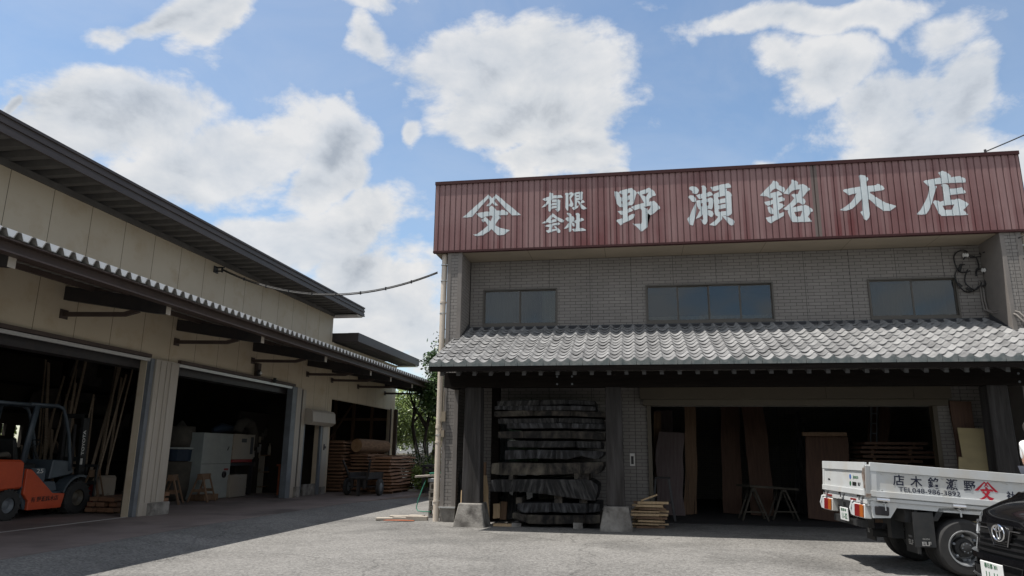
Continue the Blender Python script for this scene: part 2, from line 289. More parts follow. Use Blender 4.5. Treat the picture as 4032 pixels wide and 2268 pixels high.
MT['trunk']=mat('tree_bark',(.035,.028,.024),.95,(.06,.05,.04),6,bump=.5)
MT['whitewall']=mat('pale_render',(.62,.61,.58),.8,(.55,.54,.51),1)
MT['soil']=mat('dry_soil',(.16,.12,.08),.95,(.11,.085,.055),3,coords='Object')
MT['glass']=glassmat('window_glass',(.62,.66,.66),.80); MT['glassdark']=glassmat('dark_shop_glass',(.4,.5,.45),.25)
MT['block']=mat('concrete_block',(.34,.31,.27),.95,(.27,.25,.22),8,bump=.4)
MT['gravelstone']=mat('paving_stone',(.38,.34,.29),.9,(.31,.28,.24),6)
# ------------------------------------------------------------------ mesh helpers
class MB:
    def __init__(s): s.v=[]; s.f=[]
    def add(s,vs,fs):
        n=len(s.v); s.v+= [Vector(p) for p in vs]; s.f+=[tuple(n+i for i in f) for f in fs]; return s
    def box(s,x0,y0,z0,x1,y1,z1):
        x0,x1=min(x0,x1),max(x0,x1); y0,y1=min(y0,y1),max(y0,y1); z0,z1=min(z0,z1),max(z0,z1)
        return s.add([(x0,y0,z0),(x1,y0,z0),(x1,y1,z0),(x0,y1,z0),(x0,y0,z1),(x1,y0,z1),(x1,y1,z1),(x0,y1,z1)],
              [(0,3,2,1),(4,5,6,7),(0,1,5,4),(1,2,6,5),(2,3,7,6),(3,0,4,7)])
    def beam(s,p,q,w,h,up=(0,0,1)):
        p,q=Vector(p),Vector(q); d=(q-p).normalized(); upv=Vector(up)
        if abs(d.dot(upv))>.98: upv=Vector((0,1,0))
        a=d.cross(upv).normalized()*w/2; b=a.cross(d).normalized()*h/2
        vs=[p-a-b,p+a-b,p+a+b,p-a+b,q-a-b,q+a-b,q+a+b,q-a+b]
        return s.add(vs,[(0,3,2,1),(4,5,6,7),(0,1,5,4),(1,2,6,5),(2,3,7,6),(3,0,4,7)][::1])
    def prism(s,poly,axis,a,b):   # poly in the two other axes (x,z for y ; y,z for x ; x,y for z)
        n=len(poly)
        def P(p,t): return {'x':(t,p[0],p[1]),'y':(p[0],t,p[1]),'z':(p[0],p[1],t)}[axis]
        vs=[P(p,a) for p in poly]+[P(p,b) for p in poly]
        return s.add(vs,[tuple(range(n))[::-1],tuple(range(n,2*n))]+[(i,(i+1)%n,n+(i+1)%n,n+i) for i in range(n)])
    def tube(s,pts,r,n=8,cap=True):
        pts=[Vector(p) for p in pts]; k=len(pts); rs=r if isinstance(r,(list,tuple)) else [r]*k
        vs=[]; up=Vector((0,0,1)); pa=None
        for i,p in enumerate(pts):
            d=(pts[min(i+1,k-1)]-pts[max(i-1,0)]).normalized()
            if pa is None:
                a=d.cross(up if abs(d.z)<.95 else Vector((1,0,0))).normalized()
            else:
                a=(pa-d*pa.dot(d)).normalized()
            pa=a; b=d.cross(a)
            for j in range(n):
                t=2*math.pi*j/n; vs.append(p+(a*math.cos(t)+b*math.sin(t))*rs[i])
        fs=[(i*n+j,i*n+(j+1)%n,(i+1)*n+(j+1)%n,(i+1)*n+j) for i in range(k-1) for j in range(n)]
        if cap: fs+=[tuple(range(n))[::-1],tuple(range((k-1)*n,k*n))]
        return s.add(vs,fs)
    def lathe(s,prof,o,axis='z',n=24,cap=True):
        o=Vector(o); vs=[]
        for (r,h) in prof:
            for j in range(n):
                t=2*math.pi*j/n; c,q=r*math.cos(t),r*math.sin(t)
                vs.append(o+Vector({'z':(c,q,h),'y':(c,h,q),'x':(h,c,q)}[axis]))
        k=len(prof)
        fs=[(i*n+j,i*n+(j+1)%n,(i+1)*n+(j+1)%n,(i+1)*n+j) for i in range(k-1) for j in range(n)]
        if cap: fs+=[tuple(range(n))[::-1],tuple(range((k-1)*n,k*n))]
        return s.add(vs,fs)
    def xf(s,m): s.v=[m@p for p in s.v]; return s
ORI={}
def props(o,label=None,cat=None,group=None,kind=None):
    if label: o['label']=label
    if cat: o['category']=cat
    if group: o['group']=group
    if kind: o['kind']=kind
def thing(name,label,cat,loc=(0,0,0),rotz=0,group=None,world=True):
    o=bpy.data.objects.new(name,None); C.objects.link(o); o.location=loc; o.rotation_euler=(0,0,rotz); o.empty_display_size=.2
    props(o,label,cat,group); ORI[o.name]=Vector(loc) if world else Vector((0,0,0)); return o
def fin(mb,name,m,parent=None,bevel=0,smooth=False,label=None,cat=None,group=None,kind=None,norm=True,uv=None):
    me=bpy.data.meshes.new(name); vs=mb.v
    if parent is not None: off=ORI[parent.name]
    elif cat and not kind:
        xs=[p.x for p in vs]; ys_=[p.y for p in vs]; zs=[p.z for p in vs]; off=Vector(((min(xs)+max(xs))/2,(min(ys_)+max(ys_))/2,min(zs)))
    else: off=Vector((0,0,0))
    me.from_pydata([p-off for p in vs],[],mb.f); me.update()
    bm=bmesh.new(); bm.from_mesh(me)
    if norm: bmesh.ops.recalc_face_normals(bm,faces=bm.faces)
    if bevel: bmesh.ops.bevel(bm,geom=[e for e in bm.edges if e.is_manifold and e.calc_face_angle(0)>.6],offset=bevel,segments=1,affect='EDGES',clamp_overlap=True)
    L=bm.loops.layers.uv.new('uv')
    for f in bm.faces:
        n=f.normal; ax=max(range(3),key=lambda i:abs(n[i])); f.smooth=smooth
        for l in f.loops:
            p=l.vert.co+off
            l[L].uv=(uv(p) if uv else ((p.y,p.z) if ax==0 else (p.x,p.z) if ax==1 else (p.x,p.y)))
    bm.to_mesh(me); bm.free()
    o=bpy.data.objects.new(name,me); C.objects.link(o); me.materials.append(MT[m] if isinstance(m,str) else m)
    if parent is not None: o.parent=parent; ORI[o.name]=off
    else: o.location=off; ORI[o.name]=off
    props(o,label,cat,group,kind); return o
def smooth_angle(o,ang=.6):
    me=o.data
    for p in me.polygons: p.use_smooth=True
    bm=bmesh.new(); bm.from_mesh(me)
    for e in bm.edges:
        if e.is_manifold and e.calc_face_angle(0)>ang: e.smooth=False
    bm.to_mesh(me); bm.free()
def wallgrid(fixed,axis,rng_u,rng_z,holes,thick,mb=None,sgn=1):
    """wall plane at axis=fixed, running rng_u x rng_z, with rectangular openings; thickness goes to fixed+thick*sgn"""
    mb=mb or MB(); us=sorted({*rng_u,*[h[0] for h in holes],*[h[1] for h in holes]}); zs=sorted({*rng_z,*[h[2] for h in holes],*[h[3] for h in holes]})
    us=[u for u in us if rng_u[0]<=u<=rng_u[1]]; zs=[z for z in zs if rng_z[0]<=z<=rng_z[1]]
    f2=fixed+thick*sgn
    def P(u,z,w): return (w,u,z) if axis=='x' else (u,w,z)
    def solid(i,j):
        if i<0 or j<0 or i>=len(us)-1 or j>=len(zs)-1: return False
        cu,cz=(us[i]+us[i+1])/2,(zs[j]+zs[j+1])/2
        return not any(h[0]<cu<h[1] and h[2]<cz<h[3] for h in holes)
    for i in range(len(us)-1):
        for j in range(len(zs)-1):
            if not solid(i,j): continue
            a,b,c,d=us[i],us[i+1],zs[j],zs[j+1]
            mb.add([P(a,c,fixed),P(b,c,fixed),P(b,d,fixed),P(a,d,fixed)],[(0,1,2,3)])
            mb.add([P(a,c,f2),P(b,c,f2),P(b,d,f2),P(a,d,f2)],[(3,2,1,0)])
            for (di,dj,p,q) in ((-1,0,(a,c),(a,d)),(1,0,(b,c),(b,d)),(0,-1,(a,c),(b,c)),(0,1,(a,d),(b,d))):
                if not solid(i+di,j+dj):
                    mb.add([P(*p,fixed),P(*q,fixed),P(*q,f2),P(*p,f2)],[(0,1,2,3)])
    return mb
def text(body,size,mtx,m,name,parent,align='CENTER',ext=.001,sx=1.0,bold=0):
    cu=bpy.data.curves.new('t','FONT'); cu.body=body; cu.size=size; cu.align_x=align; cu.align_y='CENTER'; cu.extrude=ext; cu.offset=bold
    cu.resolution_u=4
    to=bpy.data.objects.new('t',cu); C.objects.link(to)
    dg=bpy.context.evaluated_depsgraph_get(); me=bpy.data.meshes.new_from_object(to.evaluated_get(dg))
    bpy.data.objects.remove(to); 
    me.transform(Matrix.Diagonal((sx,1,1,1))); me.transform(mtx); me.name=name
    o=bpy.data.objects.new(name,me); C.objects.link(o); me.materials.clear(); me.materials.append(MT[m])
    o.parent=parent; me.transform(Matrix.Translation(-ORI[parent.name])); ORI[o.name]=ORI[parent.name]
    return o
def frame(o,x,z):  # matrix: local x along x, local y along z, normal x cross z
    x=Vector(x).normalized(); z=Vector(z).normalized(); n=x.cross(z)
    return Matrix(((x.x,z.x,n.x,o[0]),(x.y,z.y,n.y,o[1]),(x.z,z.z,n.z,o[2]),(0,0,0,1)))
def dup(root,loc,rotz=None,label=None,group=None):
    r=root.copy(); C.objects.link(r); r.location=loc
    if rotz is not None: r.rotation_euler=(0,0,rotz)
    if label: r['label']=label
    if group: r['group']=group
    for ch in list(root.children):
        c=ch.copy(); C.objects.link(c); c.parent=r
        for g in ch.children: d=g.copy(); C.objects.link(d); d.parent=c
    return r
ORD=['first','second','third','fourth','fifth','sixth','seventh','eighth','ninth','tenth','eleventh','twelfth','thirteenth','fourteenth','fifteenth','sixteenth']
def board(name,m,p0,p1,w,t,label,cat,group=None,wav=.0,taper=1.0,seed=0,wdir=None,n=8):
    """leaning plank from foot p0 to head p1, width w along wdir, thickness t, wavy live edges"""
    rg=random.Random(seed); p0,p1=Vector(p0),Vector(p1); L=p1-p0; ln=L.length; a=L.normalized()
    wd=Vector(wdir or (1,0,0)); wd=(wd-a*wd.dot(a)).normalized(); nn=a.cross(wd).normalized()
    mb=MB(); prev=None; vs=[]; k=n
    ph=rg.uniform(0,6); ph2=rg.uniform(0,6)
    for i in range(k+1):
        s=i/k; c=p0+L*s; ww=w*(1+(taper-1)*s)/2
        l=-ww+wav*(math.sin(s*5+ph)+.5*math.sin(s*11+ph2)); r=ww+wav*(math.sin(s*4+ph2)+.5*math.sin(s*13+ph))
        vs+=[c+wd*l,c+wd*r,c+wd*r+nn*t,c+wd*l+nn*t]
    fs=[(0,3,2,1),(4*k,4*k+1,4*k+2,4*k+3)]
    for i in range(k):
        b=4*i
        for j in range(4): fs.append((b+j,b+(j+1)%4,b+4+(j+1)%4,b+4+j))
    mb.add(vs,fs)
    base=(p0+Vector((0,0,0)))
    def uv(p): q=p-base; return (q.dot(wd),q.dot(a)+rg_off)
    rg_off=rg.uniform(0,20)
    return fin(mb,name,m,label=label,cat=cat,group=group,uv=uv)
# ================================================================== GROUND
rg=random.Random(4)
def gz(x,y):
    # slight valley along the drain line in front of the warehouse canopy
    if x<-8.3: return 0.05
    if x<-7.0: t=(x+8.3)/1.3; t=t*t*(3-2*t); return .05-.13*t
    if x<-4.6: t=(x+7.0)/2.4; t=t*t*(3-2*t); return -.08+.08*t
    return 0
mb=MB(); xs=[-1500,-200,-60,-25]+[-8.3+i*.185 for i in range(21)]+[0,10,30,80,300,1500]; ysg=[-1500,-100,-10,0,10,20,30,45,80,300,1500]
for y in ysg:
    for x in xs: mb.v.append(Vector((x,y,gz(x,y) if -8.35<x<-4 and True else (-.03 if x<=-8.3 else 0))))
nx=len(xs)
for j in range(len(ysg)-1):
    for i in range(nx-1): mb.f.append((j*nx+i,j*nx+i+1,(j+1)*nx+i+1,(j+1)*nx+i))
g=fin(mb,'ground','asphalt',kind='structure',smooth=True); g['label']='grey sunlit asphalt yard with coarse aggregate'
# concrete apron, slightly raised
ap=MB(); ap.prism([(-18.5,2),(-8.42,2),(-8.36,9),(-8.5,14),(-8.28,20),(-7.7,24),(-7.2,27.5),(-7.6,32.5),(-18.5,32.5)],'z',-.2,.058)
fin(ap,'pavement','slab',kind='structure')['label']='worn brown concrete apron under the warehouse canopy'
bk=MB(); bk.box(-14,29.5,-.1,-4.4,60,.012)
fin(bk,'path','soil',kind='structure')['label']='dry earth path behind the yard'
kb=MB(); kb.beam((-8.6,27.0,.09),(-7.0,27.2,.07),.15,.10); kb.beam((-7.0,27.2,.07),(-5.3,26.6,.07),.15,.10)
fin(kb,'kerb','block',label='low concrete kerb in front of the shrubs',cat='kerb')
# ================================================================== WAREHOUSE (left)
WX=-10.94
wh=thing('warehouse','large beige panel warehouse with dark metal roof edge and open bays','building',(-14,14,0))
O1=(5.0,14.50,.0,3.56); O2=(15.60,21.62,0,3.56); DR=(22.62,23.85,0,2.60)
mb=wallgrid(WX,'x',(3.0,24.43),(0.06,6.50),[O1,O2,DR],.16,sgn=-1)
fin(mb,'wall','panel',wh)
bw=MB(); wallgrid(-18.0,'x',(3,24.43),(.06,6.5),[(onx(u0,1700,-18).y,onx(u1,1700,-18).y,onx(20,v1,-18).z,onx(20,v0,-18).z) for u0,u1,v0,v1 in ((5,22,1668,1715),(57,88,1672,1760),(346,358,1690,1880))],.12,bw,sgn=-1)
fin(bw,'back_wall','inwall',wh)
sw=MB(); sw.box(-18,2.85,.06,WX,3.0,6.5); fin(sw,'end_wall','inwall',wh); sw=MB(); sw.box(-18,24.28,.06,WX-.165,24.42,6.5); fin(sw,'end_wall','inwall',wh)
fin(wallgrid(WX-.163,'x',(3.0,24.27),(0.06,5.2),[O1,O2,DR],.02,sgn=-1),'added_dark_lining','inwall',wh)  # dark sheet added behind the front wall to deepen the shade in the bays
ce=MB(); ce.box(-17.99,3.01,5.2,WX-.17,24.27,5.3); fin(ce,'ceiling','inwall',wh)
# inner posts, rails and tattered lining of the back wall
pp=MB()
for y in (5,8,11,13.6,16.4,19.9,23.4): pp.box(-17.98,y,.06,-17.75,y+.2,5.2)
for z in (1.0,2.5,3.3,4.2): pp.box(-17.98,3.01,z,-17.86,24.2,z+.1)
fin(pp,'wall_frame','beam',wh)
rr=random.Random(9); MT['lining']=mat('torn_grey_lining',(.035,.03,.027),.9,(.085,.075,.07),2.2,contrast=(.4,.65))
for i in range(46):
    y=rr.uniform(6,24); z=rr.choice((1.6,2.05,2.9,3.6,4.6))+rr.uniform(-.25,.25); w=rr.uniform(.3,1.2); h=rr.uniform(.2,.55); x=-17.7+rr.uniform(-.04,.03)
    pl=MB(); pl.add([(x,y,z),(x+.03,y+w,z+rr.uniform(-.1,.1)),(x+rr.uniform(0,.12),y+w*rr.uniform(.8,1),z+h),(x,y+rr.uniform(0,.2),z+h*rr.uniform(.7,1.1))],[(0,1,2,3)]); fin(pl,'lining','lining',wh)
# column between the bays
cl=MB(); cl.box(WX+.02,14.66,.06,WX+.14,15.50,3.53)
for y in (14.80,15.02,15.18): cl.box(WX+.14,y,.35,WX+.165,y+.035,3.5)
c=fin(cl,'column','cream',wh,bevel=.006)
fr=MB(); fr.box(WX-.1,14.52,.06,WX+.10,14.64,3.53); fin(fr,'door_jamb','greysteel',wh)
fr=MB(); fr.box(WX-.1,15.53,.06,WX+.04,15.60,3.53); fin(fr,'door_jamb','greysteel',wh)
fb=MB(); fb.box(WX-.02,14.93,.05,WX+.26,15.56,.33); fin(fb,'column_base','concrete',wh,bevel=.01)
# second column group
fr=MB(); fr.box(WX-.1,21.50,.06,WX+.10,21.80,3.53); fin(fr,'door_jamb','greysteel',wh)
q=MB(); q.box(WX+.004,21.82,.06,WX+.10,22.13,3.53); fin(q,'column','cream',wh)
q=MB(); q.box(WX+.004,22.15,.3,WX+.06,22.27,3.5); fin(q,'cable_duct','darksteel',wh)
q=MB(); q.box(WX+.004,22.29,.06,WX+.08,22.52,3.5); fin(q,'column','cream',wh)
q=MB(); q.box(WX+.01,22.05,.05,WX+.2,22.3,.38); fin(q,'column_base','concrete',wh)
# headers / shutter rails above the two bays
for (y0,y1) in ((3.0,14.52),(15.60,21.66)):
    q=MB(); q.box(WX+.012,y0,3.46,WX+.07,y1,3.53); q.box(WX+.07,y0,3.50,WX+.085,y1,3.52); fin(q,'shutter_rail','alu',wh)
    q=MB(); q.box(WX+.012,y0,3.545,WX+.10,y1,3.62); fin(q,'lintel_flashing','brownsteel',wh)
q=MB(); q.box(WX-.5,3.2,3.30,WX-.17,21.6,3.56); fin(q,'shutter_box','darksteel',wh)
q=MB(); q.box(WX-.06,3.0,.0585,WX-.02,14.5,.066); fin(q,'threshold_rail','alu',wh)
# small door with its shutter housing
q=MB(); q.prism([(WX+.005,2.40),(WX+.22,2.36),(WX+.36,2.47),(WX+.33,2.80),(WX+.26,2.88),(WX+.005,2.90)],'y',22.56,24.42); 
fin(q,'shutter_housing','cream',wh,bevel=.008)
q=MB(); q.box(WX+.005,22.56,.06,WX+.06,22.64,2.4); q.box(WX+.005,23.84,.06,WX+.08,24.0,2.4); fin(q,'shutter_guide','greysteel',wh)
q=MB(); q.box(WX+.005,24.02,.3,WX+.09,24.42,2.36); fin(q,'column','cream',wh)
q=MB(); q.box(WX+.095,24.12,1.55,WX+.12,24.17,1.75); q.box(WX+.095,24.22,1.60,WX+.12,24.27,1.68); fin(q,'switch','darksteel',wh)
q=MB(); q.box(WX-.05,22.9,.06,WX+.02,23.85,.42); fin(q,'door_sill_board','concrete',wh)
q=MB(); q.box(WX+.01,24.1,.06,WX+.14,24.38,.30); fin(q,'column_base','concrete',wh)
# main roof: top sheet, ribbed fascia, corrugated underside
RX=-9.98
q=MB(); q.prism([(RX,6.79),(-18.6,8.3),(-18.6,8.2),(RX,6.69)],'y',2.4,24.95); fin(q,'roof','ribbed',wh)
q=MB()
for (z0,z1,x) in ((6.75,6.80,RX+.05),(6.69,6.75,RX+.02),(6.62,6.69,RX+.045),(6.56,6.62,RX+.015),(6.46,6.56,RX+.04)): q.box(RX-.03,2.4,z0,x,24.95,z1)
q.prism([(RX-.03,6.46),(-12.2,6.80),(-12.2,7.05),(RX-.03,6.72)],'y',24.95,24.99)
fin(q,'roof_fascia','ribbed',wh)
q=MB(); per=.42; y=2.5
while y<24.9:
    q.prism([(y,6.50),(y+.10,6.50),(y+.16,6.60),(y+.32,6.60),(y+.38,6.50),(y+per,6.50),(y+per,6.52),(y+.38,6.52),(y+.32,6.62),(y+.16,6.62),(y+.10,6.52),(y,6.52)],'x',WX-.2,RX-.032); y+=per
fin(q,'eave_underside','soffit',wh,norm=True)
q=MB(); q.box(WX+.005,3,6.38,WX+.05,24.43,6.5); fin(q,'wall_cap','soffit',wh)
q=MB(); q.box(WX-1.3,24.435,6.42,RX-.04,24.94,6.46); fin(q,'verge_board','white',wh)
# ------------------------------------------------ annex with the open timber bay
an=thing('storage_annex','lower beige annex with dark flat roof edge and open timber bay','building',(-14,28,0))
O3=(24.78,31.20,.0,3.38)
mb=wallgrid(WX,'x',(24.45,31.85),(0.06,5.44),[O3],.14,sgn=-1); fin(mb,'wall','panel',an)
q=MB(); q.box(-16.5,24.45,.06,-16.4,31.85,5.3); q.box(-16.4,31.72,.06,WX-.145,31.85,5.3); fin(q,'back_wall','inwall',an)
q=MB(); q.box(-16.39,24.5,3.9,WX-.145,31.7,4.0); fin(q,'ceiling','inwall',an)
q=MB()
for x in (-15.6,-14.7,-13.8,-12.9,-12.0): q.box(x,31.55,.06,x+.12,31.70,3.9)
for z in (.9,1.9,2.9): q.box(-16.3,31.60,z,WX-.15,31.71,z+.12)
q.beam((-15.4,31.5,3.6),(-13.4,31.5,.5),.12,.06)
q.beam((-12.9,31.5,3.6),(-14.0,31.5,1.9),.12,.06)
for y in (25.5,27.5,29.5): q.box(-16.39,y,.06,-16.2,y+.15,3.9)
fin(q,'wall_frame','tanboard',an)
q=MB(); q.box(WX+.01,31.72,.06,WX+.16,31.88,3.42); q.box(WX-.1,31.22,.06,WX+.05,31.32,3.42); fin(q,'end_post','brownsteel',an)
q=MB(); q.box(-10.4,24.62,5.48,-10.0,32.3,5.80); q.box(-17,24.62,5.48,-10.4,24.68,5.795); q.box(-17,24.68,5.72,-10.4,32.3,5.79)
fin(q,'roof','ribbed',an)
q=MB(); y=24.7
while y<32.2:
    q.prism([(y,5.50),(y+.08,5.50),(y+.12,5.58),(y+.22,5.58),(y+.26,5.50),(y+.33,5.50),(y+.33,5.52),(y+.26,5.52),(y+.22,5.60),(y+.12,5.60),(y+.08,5.52),(y,5.52)],'x',WX-.1,-10.41); y+=.33
fin(q,'eave_underside','soffit',an)
q=MB(); q.box(WX-.6,31.9,5.43,-10.05,32.28,5.47); fin(q,'verge_board','white',an)
# ------------------------------------------------ canopy
ca=thing('canopy','long folded-sheet canopy on brown steel brackets along the warehouse','canopy',(-9.8,18,4.0))
CX=-8.45; CY0,CY1=5.6,31.35; P=.25
def cz(x): return 4.34+(CX-x)*.125
q=MB(); y=CY0; prof=[]
while y<CY1:
    prof+=[(y,0),(y+.045,0),(y+.095,.10),(y+.155,.10),(y+.205,0)]; y+=P
xi=WX+.005
for i in range(len(prof)-1):
    (a0,h0),(a1,h1)=prof[i],prof[i+1]
    q.add([(CX,a0,cz(CX)+h0),(CX,a1,cz(CX)+h1),(xi,a1,cz(xi)+h1),(xi,a0,cz(xi)+h0),(CX,a0,cz(CX)+h0+.012),(CX,a1,cz(CX)+h1+.012),(xi,a1,cz(xi)+h1+.012),(xi,a0,cz(xi)+h0+.012)],
      [(0,1,2,3),(7,6,5,4),(0,4,5,1),(2,6,7,3)])
MT['folded']=mat('weathered_folded_sheet',(.30,.29,.27),.5,(.20,.19,.175),3)
fin(q,'corrugated_roof','folded',ca,norm=False)
q=MB(); y=CY0
while y<CY1-.2:
    q.prism([(y+.205+.006,.014),(y+.25+.045-.006,.014),(y+.25+.09,.115),(y+.16,.115)],'x',-.004,.004); y+=P
q.v=[Vector((CX-.012+p.x,p.y,cz(CX)+p.z)) for p in q.v]
MT['closure']=mat('white_end_closure',(.80,.80,.79),.5)
fin(q,'end_closure','closure',ca)
q=MB(); q.box(CX-.22,CY0,4.14,CX-.16,CY1,4.335); q.box(CX-.16,CY0,4.14,CX-.04,CY1,4.165); q.box(CX-.16,CY0,4.315,CX-.03,CY1,4.335)
fin(q,'edge_channel','brownsteel',ca)
q=MB()
for x in (CX-1.1,CX-1.9): q.box(x,CY0,cz(x)-.10,x+.06,CY1,cz(x)-.006)
fin(q,'purlin','brownsteel',ca)
for i,y in enumerate((8.4,11.92,15.46,19.04,22.63,24.65,27.2,30.4)):
    q=MB(); q.prism([(WX+.005,4.33),(CX-.5,4.02),(CX-.235,4.00),(CX-.235,4.27),(WX+.005,4.60)],'y',y-.06,y+.06); fin(q,'beam','darksteel',ca)
    q=MB(); q.box(CX-.232,y-.065,3.99,CX-.222,y+.065,4.28); fin(q,'beam_cap','cream',ca)
    q=MB(); q.beam((WX+.02,y,4.05),(CX-1.15,y,4.02),.08,.08); q.beam((CX-1.15,y,4.02),(CX-.85,y,4.09),.08,.08); q.box(WX+.005,y-.1,3.96,WX+.02,y+.1,4.14)
    fin(q,'bracket','brownsteel',ca)
# wall lamp and its conduit
lp=thing('wall_lamp','round bulkhead lamp on rusty conduit above the second bay','lamp',tuple(onx(1015,1468,WX)))
o=onx(1010,1395,WX); p=onx(1005,1480,WX)
q=MB(); q.box(WX+.005,p.y-.09,p.z,WX+.12,p.y+.09,4.0); fin(q,'conduit','brownsteel',lp)
c0=onx(1016,1468,WX+.14); q=MB(); q.lathe([(.03,-.02),(.085,-.0),(.095,.05),(.07,.08),(.0,.09)],(c0.x,c0.y,c0.z),'x',16); fin(q,'lamp_body','chassis',lp)
q=MB(); q.lathe([(.055,.086),(.05,.1),(0,.11)],(c0.x,c0.y,c0.z),'x',16); fin(q,'lens','alu',lp)
q=MB(); p=onx(1067,1495,WX); q.box(WX+.005,p.y-.12,p.z-.05,WX+.15,p.y+.12,p.z+.0); q.box(WX+.1,p.y-.05,p.z-.10,WX+.18,p.y+.0,p.z+.05)
fin(q,'door_sensor','chassis',label='small black sensor on the lintel of the second bay',cat='sensor')
# upper wall cable bracket
cb_=thing('cable_bracket','small dark steel cable bracket on the upper warehouse wall','bracket',tuple(onx(848,1062,WX)))
p=onx(848,1062,WX); q=MB(); q.box(WX+.005,p.y-.09,p.z-.09,WX+.03,p.y+.09,p.z+.09); q.box(WX+.03,p.y-.02,p.z+.04,WX+.26,p.y+.02,p.z+.07); q.box(WX+.03,p.y-.02,p.z-.06,WX+.2,p.y+.02,p.z-.03); fin(q,'bracket_arm','darksteel',cb_)
q=MB(); q.lathe([(.02,-.08),(.035,-.05),(.02,-.02),(.035,.01),(.02,.04)],(WX+.2,p.y,p.z),'z',10); fin(q,'insulator','cable',cb_)
# span cable between the buildings
A=Vector((WX+.22,p.y,p.z-.02)); B=ony(1745,1074,16.25); B.x=-4.66
def sag(A,B,s,n=26,dx=0): return [A.lerp(B,i/n)+Vector((0,dx,-s*4*(i/n)*(1-i/n))) for i in range(n+1)]
cu_=thing('overhead_cable','black twisted overhead cable spanning from warehouse to shop building','cable',tuple((A+B)/2))
q=MB(); q.tube(sag(A,B,.62),.017,6); fin(q,'cable_strand','cable',cu_,smooth=True)
q=MB(); q.tube([x+Vector((0,0,.028)) for i,x in enumerate(sag(A,B,.615))],.010,6); fin(q,'messenger_wire','cable',cu_,smooth=True)
for i in range(1,9):
    x=sag(A,B,.62,9)[i]; q=MB(); q.tube([x+Vector((0,0,-.03)),x+Vector((0,0,.05))],.02,6); fin(q,'cable_clip','cable',cu_)
# ================================================================== SHOP BUILDING (right)
sh=thing('shop_building','grey tiled two storey timber shop with red sign fascia and tiled lean-to roof','building',(2,18,0))
YF,YWL,XL,XR=16.05,17.0,-4.36,8.22
# upper wall with windows, lower wall with shop opening
w1=(-3.66,-1.80,4.55,5.50); w2=(.34,3.28,4.55,5.50); w3=(5.36,7.24,4.55,5.50)
dop=(.36,6.42,0,2.61); gd=(-3.35,-2.2,.35,2.35)
fin(wallgrid(YWL,'y',(XL+.36,XR-.36),(0.0,6.22),[w1,w2,w3,dop,gd],.18),'wall','brick',sh)
# side piers (front faces): tile strip between two smooth trims
for (x0,x1,a) in ((XL,XL+.36,'l'),(XR-.42,XR,'r')):
    q=MB(); q.box(x0+.012,YF+.012,.30,x1-.012,YWL-.002,6.22); fin(q,'pier','brick',sh,bevel=0)
    q=MB(); q.box(x0,YF,.30,x0+.09,YWL-.004,6.225); q.box(x1-.10,YF,.30,x1,YF+.10,6.225); fin(q,'corner_trim','trim',sh,bevel=.004)
    q=MB(); q.box(x0-.0,YF+.02,0,x1-.02,YWL-.01,.295); fin(q,'footing','concrete',sh)
    q=MB(); q.box(x0-.02,YF-.03,.298,x1,YF+.011,.33); fin(q,'sill_flashing','alu',sh)
# shell: side walls, back, roof, inner ceiling, floor between storeys
q=MB(); q.box(XL+.02,YWL,0,XL+.16,27,6.6); q.box(XR-.16,YWL,0,XR-.02,27,6.6); q.box(XL+.16,26.86,0,XR-.16,27,6.6); fin(q,'side_wall','brick',sh)
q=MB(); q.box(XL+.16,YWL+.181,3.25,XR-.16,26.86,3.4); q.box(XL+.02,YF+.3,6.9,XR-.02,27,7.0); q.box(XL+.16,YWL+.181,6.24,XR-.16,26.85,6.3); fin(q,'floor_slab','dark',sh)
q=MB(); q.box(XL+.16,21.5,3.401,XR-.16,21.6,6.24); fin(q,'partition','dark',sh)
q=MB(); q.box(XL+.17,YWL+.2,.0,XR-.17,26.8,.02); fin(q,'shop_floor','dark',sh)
# soffit + red fascia
q=MB(); q.box(-4.69,YF-.02,6.232,8.36,YWL+.2,6.262); fin(q,'soffit','soff2',sh)
FX0,FX1,FZ0,FZ1=-4.70,8.38,6.25,8.05
def fy(z): return 16.0
PER=.139; DEP=.026
def prof_pts(x0,x1):
    pts=[]; k=math.floor(x0/PER)
    while k*PER<x1:
        for (o,d) in ((0,0),(.104,0),(.110,-DEP),(.127,-DEP),(.137,0)):
            x=k*PER+o
            if x0<x<x1: pts.append((x,d))
        k+=1
    return [(x0,0)]+pts+[(x1,0)]
def pdepth(x):
    t=x-math.floor(x/PER)*PER
    if t<.104: return 0
    if t<.110: return -DEP*(t-.104)/.006
    if t<.127: return -DEP
    if t<.137: return -DEP*(1-(t-.127)/.010)
    return 0
q=MB(); pr=prof_pts(FX0,FX1); zs=[FZ0+.02,6.7,7.1,7.5,7.97]
for x,d in pr:
    for z in zs: q.v.append(Vector((x,fy(z)-d*1.0,z)))
for i in range(len(pr)-1):
    for j in range(len(zs)-1):
        a=i*len(zs)+j; q.f.append((a,a+len(zs),a+len(zs)+1,a+1))
sf=fin(q,'sign_fascia','red',sh,norm=False)
q=MB(); q.box(FX0-.02,fy(7.92)-.035,7.965,FX1+.02,fy(7.92)+.12,8.045); q.box(FX0-.02,fy(6.25)-.012,6.222,FX1+.02,fy(6.25)+.10,6.268)
q.prism([(fy(6.27),6.27),(fy(7.96),7.96),(17.4,7.96),(17.4,6.30),(16.3,6.27)],'x',FX0-.015,FX0-.002); q.prism([(fy(6.27),6.27),(fy(7.96),7.96),(17.4,7.96),(17.4,6.30),(16.3,6.27)],'x',FX1+.002,FX1+.015)
fin(q,'fascia_trim','redtrim',sh)
q=MB(); q.box(FX0,17.3,6.3,FX1,17.4,7.95); q.box(FX0,fy(7.8)+.13,7.86,FX1,17.4,7.94); fin(q,'fascia_back','darksteel',sh)
